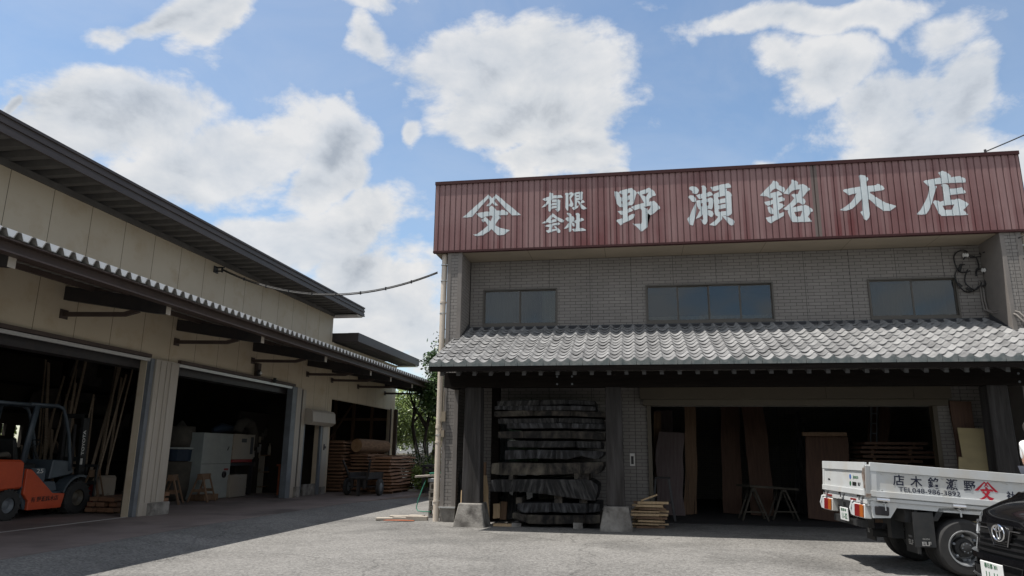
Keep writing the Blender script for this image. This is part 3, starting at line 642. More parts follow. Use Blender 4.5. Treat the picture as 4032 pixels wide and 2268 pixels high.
GL=json.loads('''{"emblem":[[[-4010,7096,-3924,7164,-3787,7288,-3649,7413,-3512,7531,-3373,7654,-3277,7549,-3191,7650,-3183,7649,-3064,7553,-2936,7422,-2780,7293,-2658,7176,-2562,7091,-2778,7091,-2952,7270,-3084,7429,-3185,7550,-3228,7509,-3214,7463,-3126,7360,-3204,7362,-3275,7439,-3330,7361,-3426,7360,-3332,7464,-3341,7519,-3374,7560,-3492,7427,-3620,7278,-3756,7116,-3786,7097,-3904,7091]],[[-3359,7308,-3325,7342,-3286,7359,-3234,7320,-3189,7273,-3171,7234,-3059,7226,-3038,7252,-2960,7226,-2890,7178,-2877,7146,-2889,7116,-2924,7106,-3122,7113,-3056,7057,-3065,7030,-3103,7014,-3187,6889,-3188,6854,-3074,6791,-2945,6755,-2828,6720,-2909,6665,-2977,6608,-3131,6608,-3201,6686,-3236,6723,-3286,6769,-3322,6727,-3391,6685,-3493,6623,-3614,6608,-3683,6614,-3736,6656,-3693,6647,-3615,6673,-3470,6777,-3372,6862,-3431,6962,-3457,6973,-3482,6951,-3518,6975,-3534,7012,-3493,7050,-3433,7083,-3380,7031,-3308,6964,-3258,7084,-3277,7109,-3312,7111,-3433,7092,-3532,7056,-3608,7109,-3670,7184,-3557,7203,-3436,7218,-3340,7219,-3336,7244]]],"small":[[[-2047,7466,-1981,7498,-1885,7521,-1873,7572,-1881,7602,-1864,7626,-1820,7620,-1780,7588,-1788,7550,-1740,7550,-1596,7549,-1548,7483,-1660,7476,-1804,7466,-1808,7446,-1660,7446,-1608,7406,-1616,7368,-1621,7175,-1677,7124,-1741,7202,-1705,7196,-1702,7230,-1837,7213,-1849,7153,-1873,7139,-1901,7172,-1897,7349,-1981,7277,-2058,7254,-2062,7264,-1981,7344,-1921,7422,-1989,7421],[-1838,7434,-1812,7444,-1813,7374,-1704,7383,-1707,7364,-1813,7353,-1837,7341],[-1837,7304,-1811,7298,-1705,7305,-1705,7287,-1813,7277,-1837,7266]],[[-1504,7569,-1483,7599,-1420,7590,-1340,7611,-1292,7562,-1291,7537,-1361,7444,-1302,7311,-1311,7257,-1347,7231,-1422,7275,-1427,7149,-1454,7151,-1492,7219,-1484,7530],[-1420,7539,-1360,7557,-1396,7483,-1374,7331,-1418,7300]],[[-1294,7588,-1149,7610,-1101,7613,-1069,7589,-1082,7534,-1083,7425,-1103,7399,-1182,7404,-1226,7391,-1215,7356,-1223,7290,-1224,7248,-1176,7271,-1192,7213,-1294,7153,-1343,7212,-1279,7242,-1277,7519],[-1229,7546,-1165,7554,-1165,7530,-1229,7527],[-1229,7475,-1166,7482,-1166,7461,-1230,7455]],[[-1226,7386,-1191,7393,-1128,7344,-1103,7394,-1064,7389,-1027,7339,-1112,7311,-1120,7301,-1011,7208,-968,7194,-1027,7163,-1067,7153,-1114,7184,-1160,7287]],[[-2061,6863,-1965,6920,-1877,7020,-1801,7096,-1749,7064,-1741,7047,-1662,6989,-1535,6921,-1523,6900,-1551,6868,-1591,6861,-1631,6875,-1734,6963,-1797,7008,-1845,6944,-1837,6931,-1734,6951,-1706,6929,-1710,6887,-1806,6867,-1865,6846,-1901,6871,-1933,6877,-1981,6858,-2053,6856]],[[-1993,6800,-1877,6824,-1662,6864,-1623,6842,-1623,6813,-1663,6801,-1806,6788,-1802,6763,-1830,6698,-1758,6699,-1718,6709,-1774,6766,-1726,6768,-1647,6702,-1612,6651,-1624,6606,-1663,6600,-1695,6630,-1711,6668,-1806,6643,-1909,6610,-1969,6675,-1901,6684,-1873,6753,-1965,6774]],[[-1467,7084,-1423,7095,-1383,7085,-1344,7029,-1356,7004,-1313,7002,-1278,6951,-1282,6918,-1338,6846,-1283,6827,-1264,6784,-1276,6752,-1299,6743,-1331,6771,-1350,6846,-1354,6755,-1355,6640,-1391,6609,-1418,6634,-1418,6733,-1473,6703,-1532,6699,-1481,6761,-1401,6873,-1448,6884,-1499,6940,-1463,6976,-1396,6989]],[[-1257,7058,-1217,7081,-1174,7071,-1151,7036,-1156,6937,-1108,6951,-1069,6925,-1050,6895,-1078,6879,-1161,6858,-1162,6702,-1088,6698,-1018,6658,-1014,6630,-1112,6626,-1300,6621,-1347,6685,-1245,6697,-1240,6816,-1314,6878,-1314,6890,-1235,6907,-1234,7015]]],"no":[[[-330,7573,-270,7572,-232,7540,-183,7586,-131,7599,-45,7617,76,7639,126,7592,168,7555,192,7508,169,7450,145,7359,113,7260,73,7206,13,7212,-30,7203,-32,7112,12,7147,54,7135,95,7083,60,7055,-30,7032,-36,6935,58,6985,135,7000,130,6959,98,6888,55,6859,-143,6773,-204,6721,-303,6848,-286,6865,-148,6900,-142,6990,-189,6981,-264,7073,-229,7081,-139,7090,-137,7177,-210,7176,-277,7257,-292,7354,-324,7475],[-211,7520,-141,7492,-142,7418,-195,7427],[-26,7506,37,7523,33,7461,-28,7446],[-179,7325,-142,7319,-144,7264,-172,7270],[-28,7341,26,7356,20,7301,-29,7287]],[[191,7522,270,7550,417,7597,477,7626,552,7572,601,7523,632,7435,614,7415,555,7411,472,7342,480,7315,462,7277,585,7293,642,7234,706,7149,720,7103,704,7081,670,7078,583,6992,489,6941,411,7014,425,7045,412,6658,291,6556,258,6566,135,6706,65,6759,86,6755,137,6747,272,6745,290,6780,298,7060,266,7125,138,7081,42,7163,141,7204,261,7235,355,7253,315,7332,275,7417,284,7434,271,7431],[301,7454,465,7509,420,7427,394,7410],[335,7154,509,7179,486,7114,429,7049,427,7108]]],"se":[[[1395,7561,1408,7592,1462,7603,1512,7602,1569,7572,1604,7527,1611,7490,1596,7446,1562,7411,1537,7411,1447,7445,1477,7457,1441,7504,1401,7529]],[[1364,7367,1419,7387,1477,7375,1521,7337,1543,7277,1533,7232,1503,7220,1457,7220,1426,7251,1399,7302,1371,7331]],[[1531,7207,1534,7133,1525,6972,1484,6805,1444,6655,1427,6649,1371,6676,1319,6803,1328,6830,1380,6881,1427,7004]],[[1666,7592,1712,7614,1753,7596,1792,7544,1782,7508,1770,7432,1819,7434,1845,7455,1893,7430,1924,7383,1915,7361,1831,7339,1820,7290,1863,7310,1918,7276,1933,7239,1899,7053,1868,7017,1816,7034,1787,7040,1786,7009,1847,6997,1894,6964,1912,6909,1888,6848,1855,6830,1815,6861,1772,6907,1768,6738,1732,6669,1690,6658,1660,6699,1638,6762,1608,6790,1664,6780,1677,6796,1670,6912,1644,6878,1592,6835,1504,6806,1545,6873,1618,7022,1586,7041,1552,7123,1541,7245,1596,7256,1679,7261,1680,7297,1605,7284,1544,7381,1603,7400,1686,7414,1686,7577],[1769,7330,1823,7335,1820,7285,1767,7292],[1768,7207,1816,7205,1812,7120,1767,7120],[1640,7182,1679,7180,1675,7101,1651,7105]],[[1871,7562,1975,7575,2101,7609,2242,7630,2283,7637,2337,7578,2343,7541,2318,7525,2186,7514,2238,7502,2232,7453,2280,7437,2349,7361,2348,7334,2326,7317,2318,6899,2288,6869,2222,6837,2158,6862,2100,6847,2096,6768,2062,6743,1958,6633,1917,6621,1800,6647,1949,6757,2010,6834,1955,6872,1940,6908,1936,7302,1932,7374,1966,7399,2016,7415,2050,7431,2074,7488,1969,7458,1920,7474],[2031,7310,2197,7338,2197,7275,2032,7250],[2026,7143,2191,7170,2194,7138,2029,7113],[2028,7015,2196,7036,2192,6963,2028,6953]],[[2100,6847,2158,6853,2229,6817,2354,6738,2363,6685,2339,6629,2290,6609,2243,6638,2213,6692,2123,6811]]],"mei":[[[2954,7297,3092,7442,3230,7577,3267,7644,3339,7629,3383,7573,3384,7528,3495,7469,3515,7406,3486,7349,3462,7348,3371,7409,3311,7461,3235,7412,3170,7339,3231,7351,3369,7387,3437,7321,3438,7285,3353,7272,3354,7228,3440,7252,3484,7203,3485,7159,3358,7117,3373,7094,3419,7083,3480,7041,3420,6982,3336,6920,3347,6845,3461,6886,3442,6793,3330,6728,3223,6672,3149,6623,3088,6669,3047,6763,3071,6766,3225,6803,3220,6847,3164,6849,3120,6895,3100,7020,3176,7025,3212,6970,3221,6926,3229,7088,3113,7041,3068,7074,3040,7142,3089,7148,3231,7181,3231,7232,3166,7224,3105,7272]],[[3667,7638,3684,7646,3769,7610,3805,7568,3793,7510,3849,7521,3905,7528,3966,7488,4046,7412,4044,7377,3994,7353,3933,7273,3872,7205,3916,7155,3931,7101,3899,7042,3851,7040,3792,7086,3761,7092,3637,6976,3786,7008,3921,7025,3981,6994,4062,6920,4069,6867,4025,6852,3950,6743,4028,6648,4027,6631,3952,6626,3616,6632,3589,6699,3556,6787,3530,6876,3543,6923,3495,6921,3433,6964,3501,7000,3628,7117,3694,7197,3636,7279,3682,7304,3776,7290,3829,7406,3721,7399,3647,7363,3586,7295,3468,7319,3517,7379,3582,7455,3661,7558],[3669,6869,3848,6891,3790,6754,3700,6765]]],"ki":[[[5100,7645,5124,7681,5172,7671,5235,7656,5287,7607,5299,7560,5279,7529,5260,7517,5256,7409,5365,7410,5446,7419,5476,7445,5534,7424,5586,7380,5612,7324,5585,7293,5472,7277,5310,7267,5296,7240,5381,7172,5462,7100,5603,6993,5710,6952,5821,6904,5747,6852,5670,6799,5536,6808,5427,6908,5255,7111,5252,6916,5247,6736,5228,6665,5166,6598,5136,6625,5097,6716,5057,6799,5109,6837,5127,7113,5011,6991,4897,6888,4764,6845,4632,6869,4756,6941,4887,7043,4950,7122,5022,7246,4936,7232,4869,7208,4760,7296,4742,7325,4769,7351,4917,7375,5048,7391,5118,7401,5125,7515,5117,7608]]],"ten":[[[6422,7444,6457,7470,6585,7490,6728,7513,6804,7522,6742,7630,6776,7655,6837,7676,6877,7652,6908,7645,6943,7614,6990,7552,6987,7512,7041,7522,7167,7533,7268,7474,7277,7424,7264,7379,7009,7383,6869,7383,6727,7369,6641,7369,6682,7313,6671,7286,6630,7199,6584,7076,6536,6926,6456,6770,6397,6693,6298,6680,6202,6698,6295,6796,6400,6969,6460,7082,6521,7240,6531,7330,6491,7359,6443,7416]],[[6762,7335,6797,7365,6859,7366,6910,7336,6942,7281,6935,7250,7016,7248,7142,7265,7174,7273,7207,7230,7239,7175,7243,7144,7217,7127,7148,7127,7007,7112,6930,7107,6925,7000,7001,6992,7058,7020,7110,7004,7153,6975,7218,6941,7267,6877,7218,6817,7141,6750,7225,6658,7226,6641,7126,6632,7004,6634,6696,6633,6650,6708,6615,6807,6587,6897,6559,6956,6599,6999,6668,6991,6699,6958,6727,6966,6791,6985,6798,7109,6799,7315],[6743,6867,6980,6885,6923,6765,6774,6773]]]}''')
def tris(rings):
    out=[]
    vv=[[Vector((r[i]/1000,r[i+1]/1000,0)) for i in range(0,len(r),2)] for r in rings]
    flat=[p for r in vv for p in r]
    for t in geometry.tessellate_polygon(vv): out.append([flat[i] for i in t])
    return out
def clip(poly,x,keep_gt):
    o=[]
    for i in range(len(poly)):
        a,b=poly[i],poly[(i+1)%len(poly)]; ia=(a.x>=x) if keep_gt else (a.x<=x); ib=(b.x>=x) if keep_gt else (b.x<=x)
        if ia: o.append(a)
        if ia!=ib: o.append(a.lerp(b,(x-a.x)/(b.x-a.x)))
    return o
NM={'emblem':'sign_emblem','small':'sign_lettering','no':'sign_lettering','se':'sign_lettering','mei':'sign_lettering','ki':'sign_lettering','ten':'sign_lettering'}
for k,polys in GL.items():
    q=MB()
    for ring in polys:
        for t in tris(ring):
            lo,hi=min(p.x for p in t),max(p.x for p in t); bp=[x for x,_ in prof_pts(lo,hi)]
            for i in range(len(bp)-1):
                if bp[i+1]-bp[i]<1e-6: continue
                c=clip(clip(t,bp[i],True),bp[i+1],False)
                if len(c)<3: continue
                n=len(q.v); xm=(bp[i]+bp[i+1])/2
                for p in c:
                    x=min(max(p.x,bp[i]+1e-5),bp[i+1]-1e-5); z=p.y; q.v.append(Vector((p.x,fy(z)-pdepth(x)-.004,z)))
                q.f.append(tuple(range(n,n+len(c))))
    o=fin(q,NM[k],'paint',sh,norm=False)
    o.data.flip_normals() if o.data.polygons and o.data.polygons[0].normal.y>0 else None
    bm=bmesh.new(); bm.from_mesh(o.data)
    for f in bm.faces:
        if f.normal.y>0: f.normal_flip()
    bm.to_mesh(o.data); bm.free()
# windows
def window(w,n,mid=True):
    x0,x1,z0,z1=w
    q=MB(); t=.032; y0,y1=YWL-.035,YWL+.09
    q.box(x0,y0,z0,x1,y1,z0+t+.03); q.box(x0,y0,z1-t,x1,y1,z1); q.box(x0,y0,z0+t+.03,x0+t,y1,z1-t); q.box(x1-t,y0,z0+t+.03,x1,y1,z1-t)
    MT.setdefault('bronze',mat('bronze_window_frame',(.075,.066,.055),.45))
    f=fin(q,'window','bronze',sh)
    W_=(x1-x0-2*t)/n
    for i in range(n):
        a=x0+t+W_*i; b=a+W_; yy=YWL+.012+(.026 if i%2 else 0); s=.022
        q=MB(); q.box(a,yy,z0+t+.031,a+s,yy+.022,z1-t-.001); q.box(b-s,yy,z0+t+.031,b,yy+.022,z1-t-.001); q.box(a+s,yy,z0+t+.031,b-s,yy+.022,z0+t+.065); q.box(a+s,yy,z1-t-.028,b-s,yy+.022,z1-t-.001)
        fin(q,'sash','bronze',f)
        q=MB(); q.box(a+s,yy+.008,z0+t+.066,b-s,yy+.013,z1-t-.029); fin(q,'pane','glass',f)
    return f
f1=window(w1,2); f2=window(w2,4); f3=window(w3,2)
def curtain(x0,x1,z0,z1,y,par,m='curtain'):
    q=MB(); n=int((x1-x0)/.02)+2; 
    for i in range(n):
        x=x0+(x1-x0)*i/(n-1); d=.025*math.sin(x*45)
        q.v+=[Vector((x,y+d,z0)),Vector((x,y+d,z1))]
    q.f=[(2*i,2*i+2,2*i+3,2*i+1) for i in range(n-1)]; return fin(q,'curtain',m,par,smooth=True)
MT['greycurtain']=mat('grey_curtain',(.16,.17,.17),.9)
curtain(-2.20,-1.85,4.5,5.5,YWL+.12,f1); curtain(-3.62,-2.20,4.5,5.5,YWL+.36,f1,'greycurtain')
curtain(.36,3.2,4.5,4.80,YWL+.40,f2); curtain(5.4,7.2,4.5,5.5,YWL+.55,f3,'greycurtain')
# glass door behind the log stack
q=MB(); x0,x1,z0,z1=gd; q.box(x0,YWL-.03,z0,x0+.05,YWL+.1,z1); q.box(x1-.05,YWL-.03,z0,x1,YWL+.1,z1); q.box(x0+.05,YWL-.03,z1-.05,x1-.05,YWL+.1,z1); q.box(x0+.05,YWL-.03,z0,x1-.05,YWL+.1,z0+.05)
f=fin(q,'window','bronze',sh); q=MB(); q.box(x0+.051,YWL+.02,z0+.051,x1-.051,YWL+.03,z1-.051); fin(q,'pane','glassdark',f)
# flashing over lean-to roof
q=MB(); q.prism([(YWL-.002,4.40),(YWL-.17,4.40),(YWL-.17,4.45),(YWL-.002,4.535)],'x',XL+.385,XR-.445); q.box(XL+.37,YWL-.03,4.525,XR-.43,YWL-.003,4.55)
for s,x in ((1,XL+.362),(-1,XR-.422)): q.prism([(YF-.02,3.98),(YWL-.08,4.40),(YWL-.08,4.62),(YF+.05,4.16)],'x',x,x+.02*s)
MT['flash']=mat('dark_flashing',(.04,.042,.048),.45)
fin(q,'roof_flashing','flash',sh)
# big opening: header box, jambs
MT['beigeframe']=mat('beige_door_frame',(.085,.068,.045),.55,(.075,.06,.04),1)
q=MB(); q.box(.13,YWL-.22,2.76,6.75,YWL-.004,3.05); q.box(.20,YWL-.14,2.62,6.7,YWL-.004,2.755)
for x in (2.4,4.2,6.0): q.box(x,YWL-.235,2.78,x+.03,YWL-.22,3.03)
fin(q,'door_header','beigeframe',sh)
for x in (.28,6.40): q=MB(); q.box(x,YWL-.07,.0,x+.09,YWL+.12,2.615); fin(q,'door_jamb','beigeframe',sh)
q=MB(); q.box(.10,YWL-.005-.02,.02,.26,YWL-.004,.0201)
# doorbell / outlet plate
p=ony(2490,1810,YWL); q=MB(); q.box(p.x-.055,YWL-.02,p.z-.14,p.x+.055,YWL-.002,p.z+.14); f=fin(q,'switch_plate','white',sh); q=MB(); q.box(p.x-.03,YWL-.026,p.z-.10,p.x+.03,YWL-.021,p.z+.08); fin(q,'switch_panel','darksteel',f)
# ---------------------------------------------------------------- lean-to roof of silver S-tiles
RX0,RX1=-4.16,8.75; EY,EZ=14.15,3.285; TY,TZ=YWL-.03,4.47; ROWS=12; TP=.264
def tileprof(t):   # height of the S profile across one tile
    if t<.70: return .052*(1-math.sin(math.pi*(t/.70)))*.85
    u=(t-.70)/.30; return .044+.034*math.sin(math.pi*u)
cols=int((RX1-RX0)/TP)+1; ns=10
vs=[];fs=[];tv=[]
sl=(TZ-EZ)/(TY-EY); 
rt=random.Random(3)
nrm=Vector((0,-sl,1)).normalized()
for r in range(ROWS):
    y0=EY+(TY-EY)*r/ROWS; y1=EY+(TY-EY)*(r+1)/ROWS+.02
    for c in range(cols):
        x0=RX0+c*TP; val=min(1,max(0,rt.gauss(.5,.28)-(.5 if rt.random()<.03 else 0))); jz=rt.uniform(-.006,.006); base=len(vs)
        if x0+TP>RX1+.01: continue
        for s in range(ns+1):
            t=s/ns; h=tileprof(t)+jz; x=x0+TP*t
            if y0>YF-.3 and (x<XL+.37 or x>XR-.43) and y1>YF: pass
            za=EZ+sl*(y0-EY); zb=EZ+sl*(y1-EY)
            # curved lower lip: the middle of the trough hangs further forward
            cy=-.035*math.sin(math.pi*min(t/.7,1)) if t<.7 else 0
            vs+=[Vector((x,y0+cy+.060,za+h+.0)),Vector((x,y0+cy+.060,za+h+.018)),Vector((x,y0+cy,za+h+.014)),Vector((x,y0+cy+.002,za+h+.024)),Vector((x,y1,zb+h+.004))]
            tv+= [val]*5
        for s in range(ns):
            a=base+5*s; b=a+5; fs+=[(a+w,b+w,b+1+w,a+1+w) for w in range(4)]
keep=[]
for f in fs:
    c=sum((vs[i] for i in f),Vector())/len(f)
    if c.y>YF-.01 and (c.x<XL+.365 or c.x>XR-.425): continue
    keep.append(f)
q=MB(); q.v=vs; q.f=keep
tr=fin(q,'tiled_roof','tile',sh,norm=False,smooth=True); smooth_angle(tr,.9)
at=tr.data.attributes.new('tile','FLOAT','POINT')
for i,vv in enumerate(tv): at.data[i].value=vv
# eave-end tile fronts, deck, fascia board, gable boards
q=MB(); 
for c in range(cols):
    x0=RX0+c*TP
    if x0+TP>RX1+.01: continue
    pts=[(x0+TP*s/ns,EZ+tileprof(s/ns)+.018) for s in range(ns+1)]
    q.prism([(x0+TP*.98,EZ-.055),(x0+.004,EZ-.055)]+pts,'y',EY-.035,EY-.022)
MT['tileedge']=mat('grey_green_tile_edge',(.10,.12,.12),.6,(.17,.18,.175),9,contrast=(.4,.6))
fin(q,'eave_tile','tileedge',sh)
q=MB(); q.prism([(EY+.02,EZ-.03),(TY,TZ-.03),(TY,TZ-.10),(EY+.02,EZ-.10)],'x',RX0+.05,RX1-.05)
q.box(RX0+.05,EY-.02,EZ-.16,RX1-.05,EY+.02,EZ-.06); fin(q,'roof_deck','beam',sh)
q=MB(); q.prism([(EY-.02,EZ-.17),(EY-.02,EZ+.02),(YF-.03,EZ+.02+sl*(YF-EY)),(YF-.03,EZ-.17+sl*(YF-EY))],'x',RX0+.0,RX0+.045); fin(q,'verge_board','beam',sh)
q=MB(); n=0; x=-3.94
while x<8.6: n+=1; x+=.345
MT['raft']=wood('grey_rafter_end',(.07,.07,.075),(.11,.11,.11),.85)
x=-3.97
while x<8.6:
    q=MB(); q.prism([(EY+.16,EZ-.18-.05),(EY+.16,EZ-.11-.0),(YWL-.05,TZ-.115),(YWL-.05,TZ-.22)],'x',x,x+.075); fin(q,'rafter','raft',sh); x+=.345
q=MB(); q.box(-4.12,15.20,2.90,8.7,15.44,3.22); fin(q,'girder','beam',sh)
q=MB(); q.box(-4.12,15.44,2.92,-3.95,YF-.01,3.18); fin(q,'tie_beam','beam',sh)
q=MB(); 
for x in (-1.62,-1.30):
    for z in (2.96,3.12): q.lathe([(.022,0),(.022,-.012),(0,-.014)],(x,15.199,z),'y',10)
for x in (7.35,7.75):
    for z in (2.96,3.12): q.lathe([(.022,0),(.022,-.012),(0,-.014)],(x,15.199,z),'y',10)
fin(q,'bolt_heads','greysteel',sh)
# pillars on battered concrete pedestals
def frust(x0,x1,y0,y1,z0,X0,X1,Y0,Y1,z1):
    q=MB(); q.add([(x0,y0,z0),(x1,y0,z0),(x1,y1,z0),(x0,y1,z0),(X0,Y0,z1),(X1,Y0,z1),(X1,Y1,z1),(X0,Y1,z1)],[(0,3,2,1),(4,5,6,7),(0,1,5,4),(1,2,6,5),(2,3,7,6),(3,0,4,7)]); return q
for i,(xa,xb,m) in enumerate(((-3.66,-3.26,.04),(-.62,-.24,.04),(6.74,7.16,.04))):
    xc=(xa+xb)/2
    q=frust(xa,xb,15.20,15.58,.47,xa+.02,xb-.03,15.20,15.55,2.899); p=fin(q,'pillar','darkwood',sh,bevel=.012)
    q=frust(xc-.34,xc+.34,15.03,15.75,-.02,xc-.24,xc+.25,15.12,15.68,.475); b=fin(q,'pedestal','concrete',sh,bevel=.02)
# inner posts near the wall
q=MB(); q.box(-3.3,16.5,.0,-3.12,16.68,3.0); q.box(7.3,16.4,0,7.5,16.6,3.0); fin(q,'inner_post','beam',sh)
# service details at the upper right corner
sc=thing('service_wiring','black looped service cables with white insulators on upper right wall','cable',(7.5,16.9,5.6))
p1=ony(3820,1015,YWL-.05); p2=ony(3862,1068,YWL-.12)
q=MB()
def ell(cx,cz_,rx,rz,a0,a1,y,n=18): return [Vector((cx+rx*math.cos(R(a0+(a1-a0)*i/n)),y-.03*math.sin(i*.8),cz_+rz*math.sin(R(a0+(a1-a0)*i/n)))) for i in range(n+1)]
q.tube(ell(7.42,5.84,.20,.26,60,300,YWL-.06),.014,6); q.tube(ell(7.55,5.78,.17,.18,-60,150,YWL-.08),.014,6)
q.tube(ell(7.45,5.45,.24,.32,95,320,YWL-.06),.014,6); q.tube(ell(7.55,5.42,.16,.25,120,340,YWL-.09),.016,6); q.tube(ell(7.72,5.45,.10,.20,-80,170,YWL-.07),.02,6)
q.tube([p1,p1+Vector((.25,.0,.03)),(7.75,YWL-.1,6.02)],.014,6)
fin(q,'cable_loop','cable',sc,smooth=True)
q=MB()
for a_,b_ in (((7.36,YWL-.07,5.78),(7.31,YWL-.07,5.62)),((7.40,YWL-.07,5.22),(7.50,YWL-.07,5.15)),((7.24,YWL-.07,5.34),(7.31,YWL-.07,5.25))): q.tube([a_,b_],.028,8)
fin(q,'cable_joint','cable',sc)
for c0 in ((7.47,YWL-.08,5.98),(7.78,YWL-.16,5.60)):
    q=MB(); q.lathe([(.03,-.06),(.05,-.045),(.03,-.02),(.05,0),(.03,.02),(.05,.045),(.02,.06)],c0,'x',12); fin(q,'insulator','insul',sc)
cd=thing('wall_conduit','pair of grey conduits bending down the corner over the tiled roof','pipe',(7.6,16.9,4.4))
for dx in (0,.055):
    q=MB(); q.tube([(7.70+dx,YWL-.035,5.4),(7.70+dx,YWL-.035,4.95),(7.71+dx,YWL-.06,4.72),(7.80,YWL-.25+dx,4.60+dx),(7.83,16.3,4.55+dx),(7.86+dx,15.98,4.42+dx),(8.05+dx,15.95,4.15+dx),(8.25+dx,15.98,3.98)],.02,8); fin(q,'conduit','trim',cd,smooth=True)
# downpipes
for x,lab in ((-4.47,'left'),(8.36,'right')):
    dpn=thing('drainpipe','beige drainpipe with brackets on the %s corner of the shop'%('near' if lab=='left' else 'far right'),'drainpipe',(x,16.16,0))
    q=MB(); q.tube([(x,16.16,0),(x,16.16,2.6),(x,16.16,4.9),(x,16.20,6.22)],.068,14); q.tube([(x,16.16,2.05),(x,16.16,2.12)],.078,14); q.tube([(x,16.16,1.72),(x,16.16,1.76)],.078,14); q.tube([(x,16.16,.42),(x,16.16,.46)],.08,14); q.tube([(x,16.16,5.0),(x,16.16,5.04)],.078,14); fin(q,'pipe','pipe',dpn,smooth=True); smooth_angle(dpn.children[-1])
    for z in (.45,1.9,3.6,4.75,5.55,5.95): q=MB(); q.tube([(x,16.16,z-.012),(x,16.16,z+.012)],.075,14); q.box(x+(.06 if x<0 else -.12),16.12,z-.01,x+(.12 if x<0 else -.06),16.2,z+.01); fin(q,'pipe_bracket','alu',dpn)
q=MB(); q.box(-4.38,16.0,2.20,-4.28,16.048,2.42); q.box(-4.37,16.0,1.85,-4.30,16.048,2.0); q.tube([(-4.33,16.03,2.9),(-4.34,16.02,2.42),(-4.40,16.0,2.2),(-4.36,16.02,2.05),(-4.42,16.0,1.95)],.008,6); q.tube([(-4.33,16.02,1.85),(-4.37,16.0,1.6),(-4.33,16.03,1.5)],.008,6)
fin(q,'cable_box','soff2',label='small beige cable boxes with loose wire beside the drainpipe',cat='cable box')
# power lines on the right
pw=thing('power_line','thin black power line tied to the top of the red fascia','power line',(8,16,8))
q=MB(); a_=Vector((7.75,fy(7.97),8.07)); b_=a_+Vector((6,1.0,3.1)); q.tube(sag(a_,b_,.12,10),.014,5); q.tube([a_+Vector((0,0,-.03)),a_+Vector((0,0,.05))],.025,6); fin(q,'wire','cable',pw)
for (pa,pb,lab) in (((7.78,YWL-.2,5.99),(11.5,9.5,7.6),'upper'),((7.80,YWL-.22,5.60),(11.8,9.4,6.6),'lower')):
    q=MB(); q.tube(sag(Vector(pa),Vector(pb),.18,14),.012,5); fin(q,'service_wire','cable',label='%s of two service wires running to the upper right wall'%lab,cat='wire')
q=MB(); q.lathe([(.03,-.05),(.045,0),(.03,.05)],(8.47,16.15,5.35),'x',10); fin(q,'insulator','insul',label='white insulator with loop on the far right corner',cat='insulator')
q=MB(); q.tube([(8.5,16.15,5.35),(8.62,16.1,5.2),(8.75,16.1,5.25),(8.72,16.1,5.5),(8.9,16.0,5.6),(10.5,12,6.3)],.012,6); fin(q,'service_loop','cable',label='thin loop of wire hanging from the corner insulator',cat='wire')
# ================================================================== LOG SLAB STACK under the lean-to
def zx(X,Y,y=15.40): p=ony(1680+.5175*X,1400+.5175*Y,y); return p.x,p.z
LAY=[ # outline corners in photo detail coordinates: left, right, top-left, top-right, bottom-left, bottom-right, depth, splits
 ([560,345,590,345,850,338,1055,332,1280,345],[1280,378,1050,368,850,378,600,386,540,392],.55,(850,1060)),
 ([520,385,700,380,1150,382,1285,388],[1285,420,1150,416,700,418,560,412],.60,(1190,)),
 ([518,425,800,416,1110,420,1358,428],[1358,470,1100,458,800,458,560,465],.72,(800,1110)),
 ([545,480,800,478,1140,474,1343,482],[1343,524,1140,512,800,514,560,518],.7,(990,1140)),
 ([612,516,850,514,1085,514,1345,522],[1355,562,1090,552,850,554,610,556],.62,(1085,)),
 ([545,578,740,575,1110,572,1320,585],[1358,642,1110,630,740,628,545,628],.8,(740,1110)),
 ([618,648,830,650,1115,650,1330,655],[1330,708,1100,698,830,700,660,696],.7,(830,1120)),
 ([600,722,820,716,1155,722,1340,728],[1345,760,1300,792,1180,765,1150,768,1080,788,820,782,620,790],.8,(735,820,970)),
 ([497,820,560,815,920,820,1345,810],[1345,850,1320,898,1180,898,910,908,560,908,520,900],.8,(560,920,1175)),
 ([490,945,900,942,1240,945,1302,985],[1302,1030,1285,1105,910,1055,700,1038,490,1035],.9,(560,620,905)),
 ([692,1125,940,1122,1320,1130],[1320,1190,1200,1200,945,1190,740,1195,700,1180],.85,(945,1215)),
 ([656,1195,760,1212,1000,1218,1320,1215],[1318,1275,1190,1282,975,1285,780,1280,680,1240],.9,(760,975,1205)),
]
rs=random.Random(12)
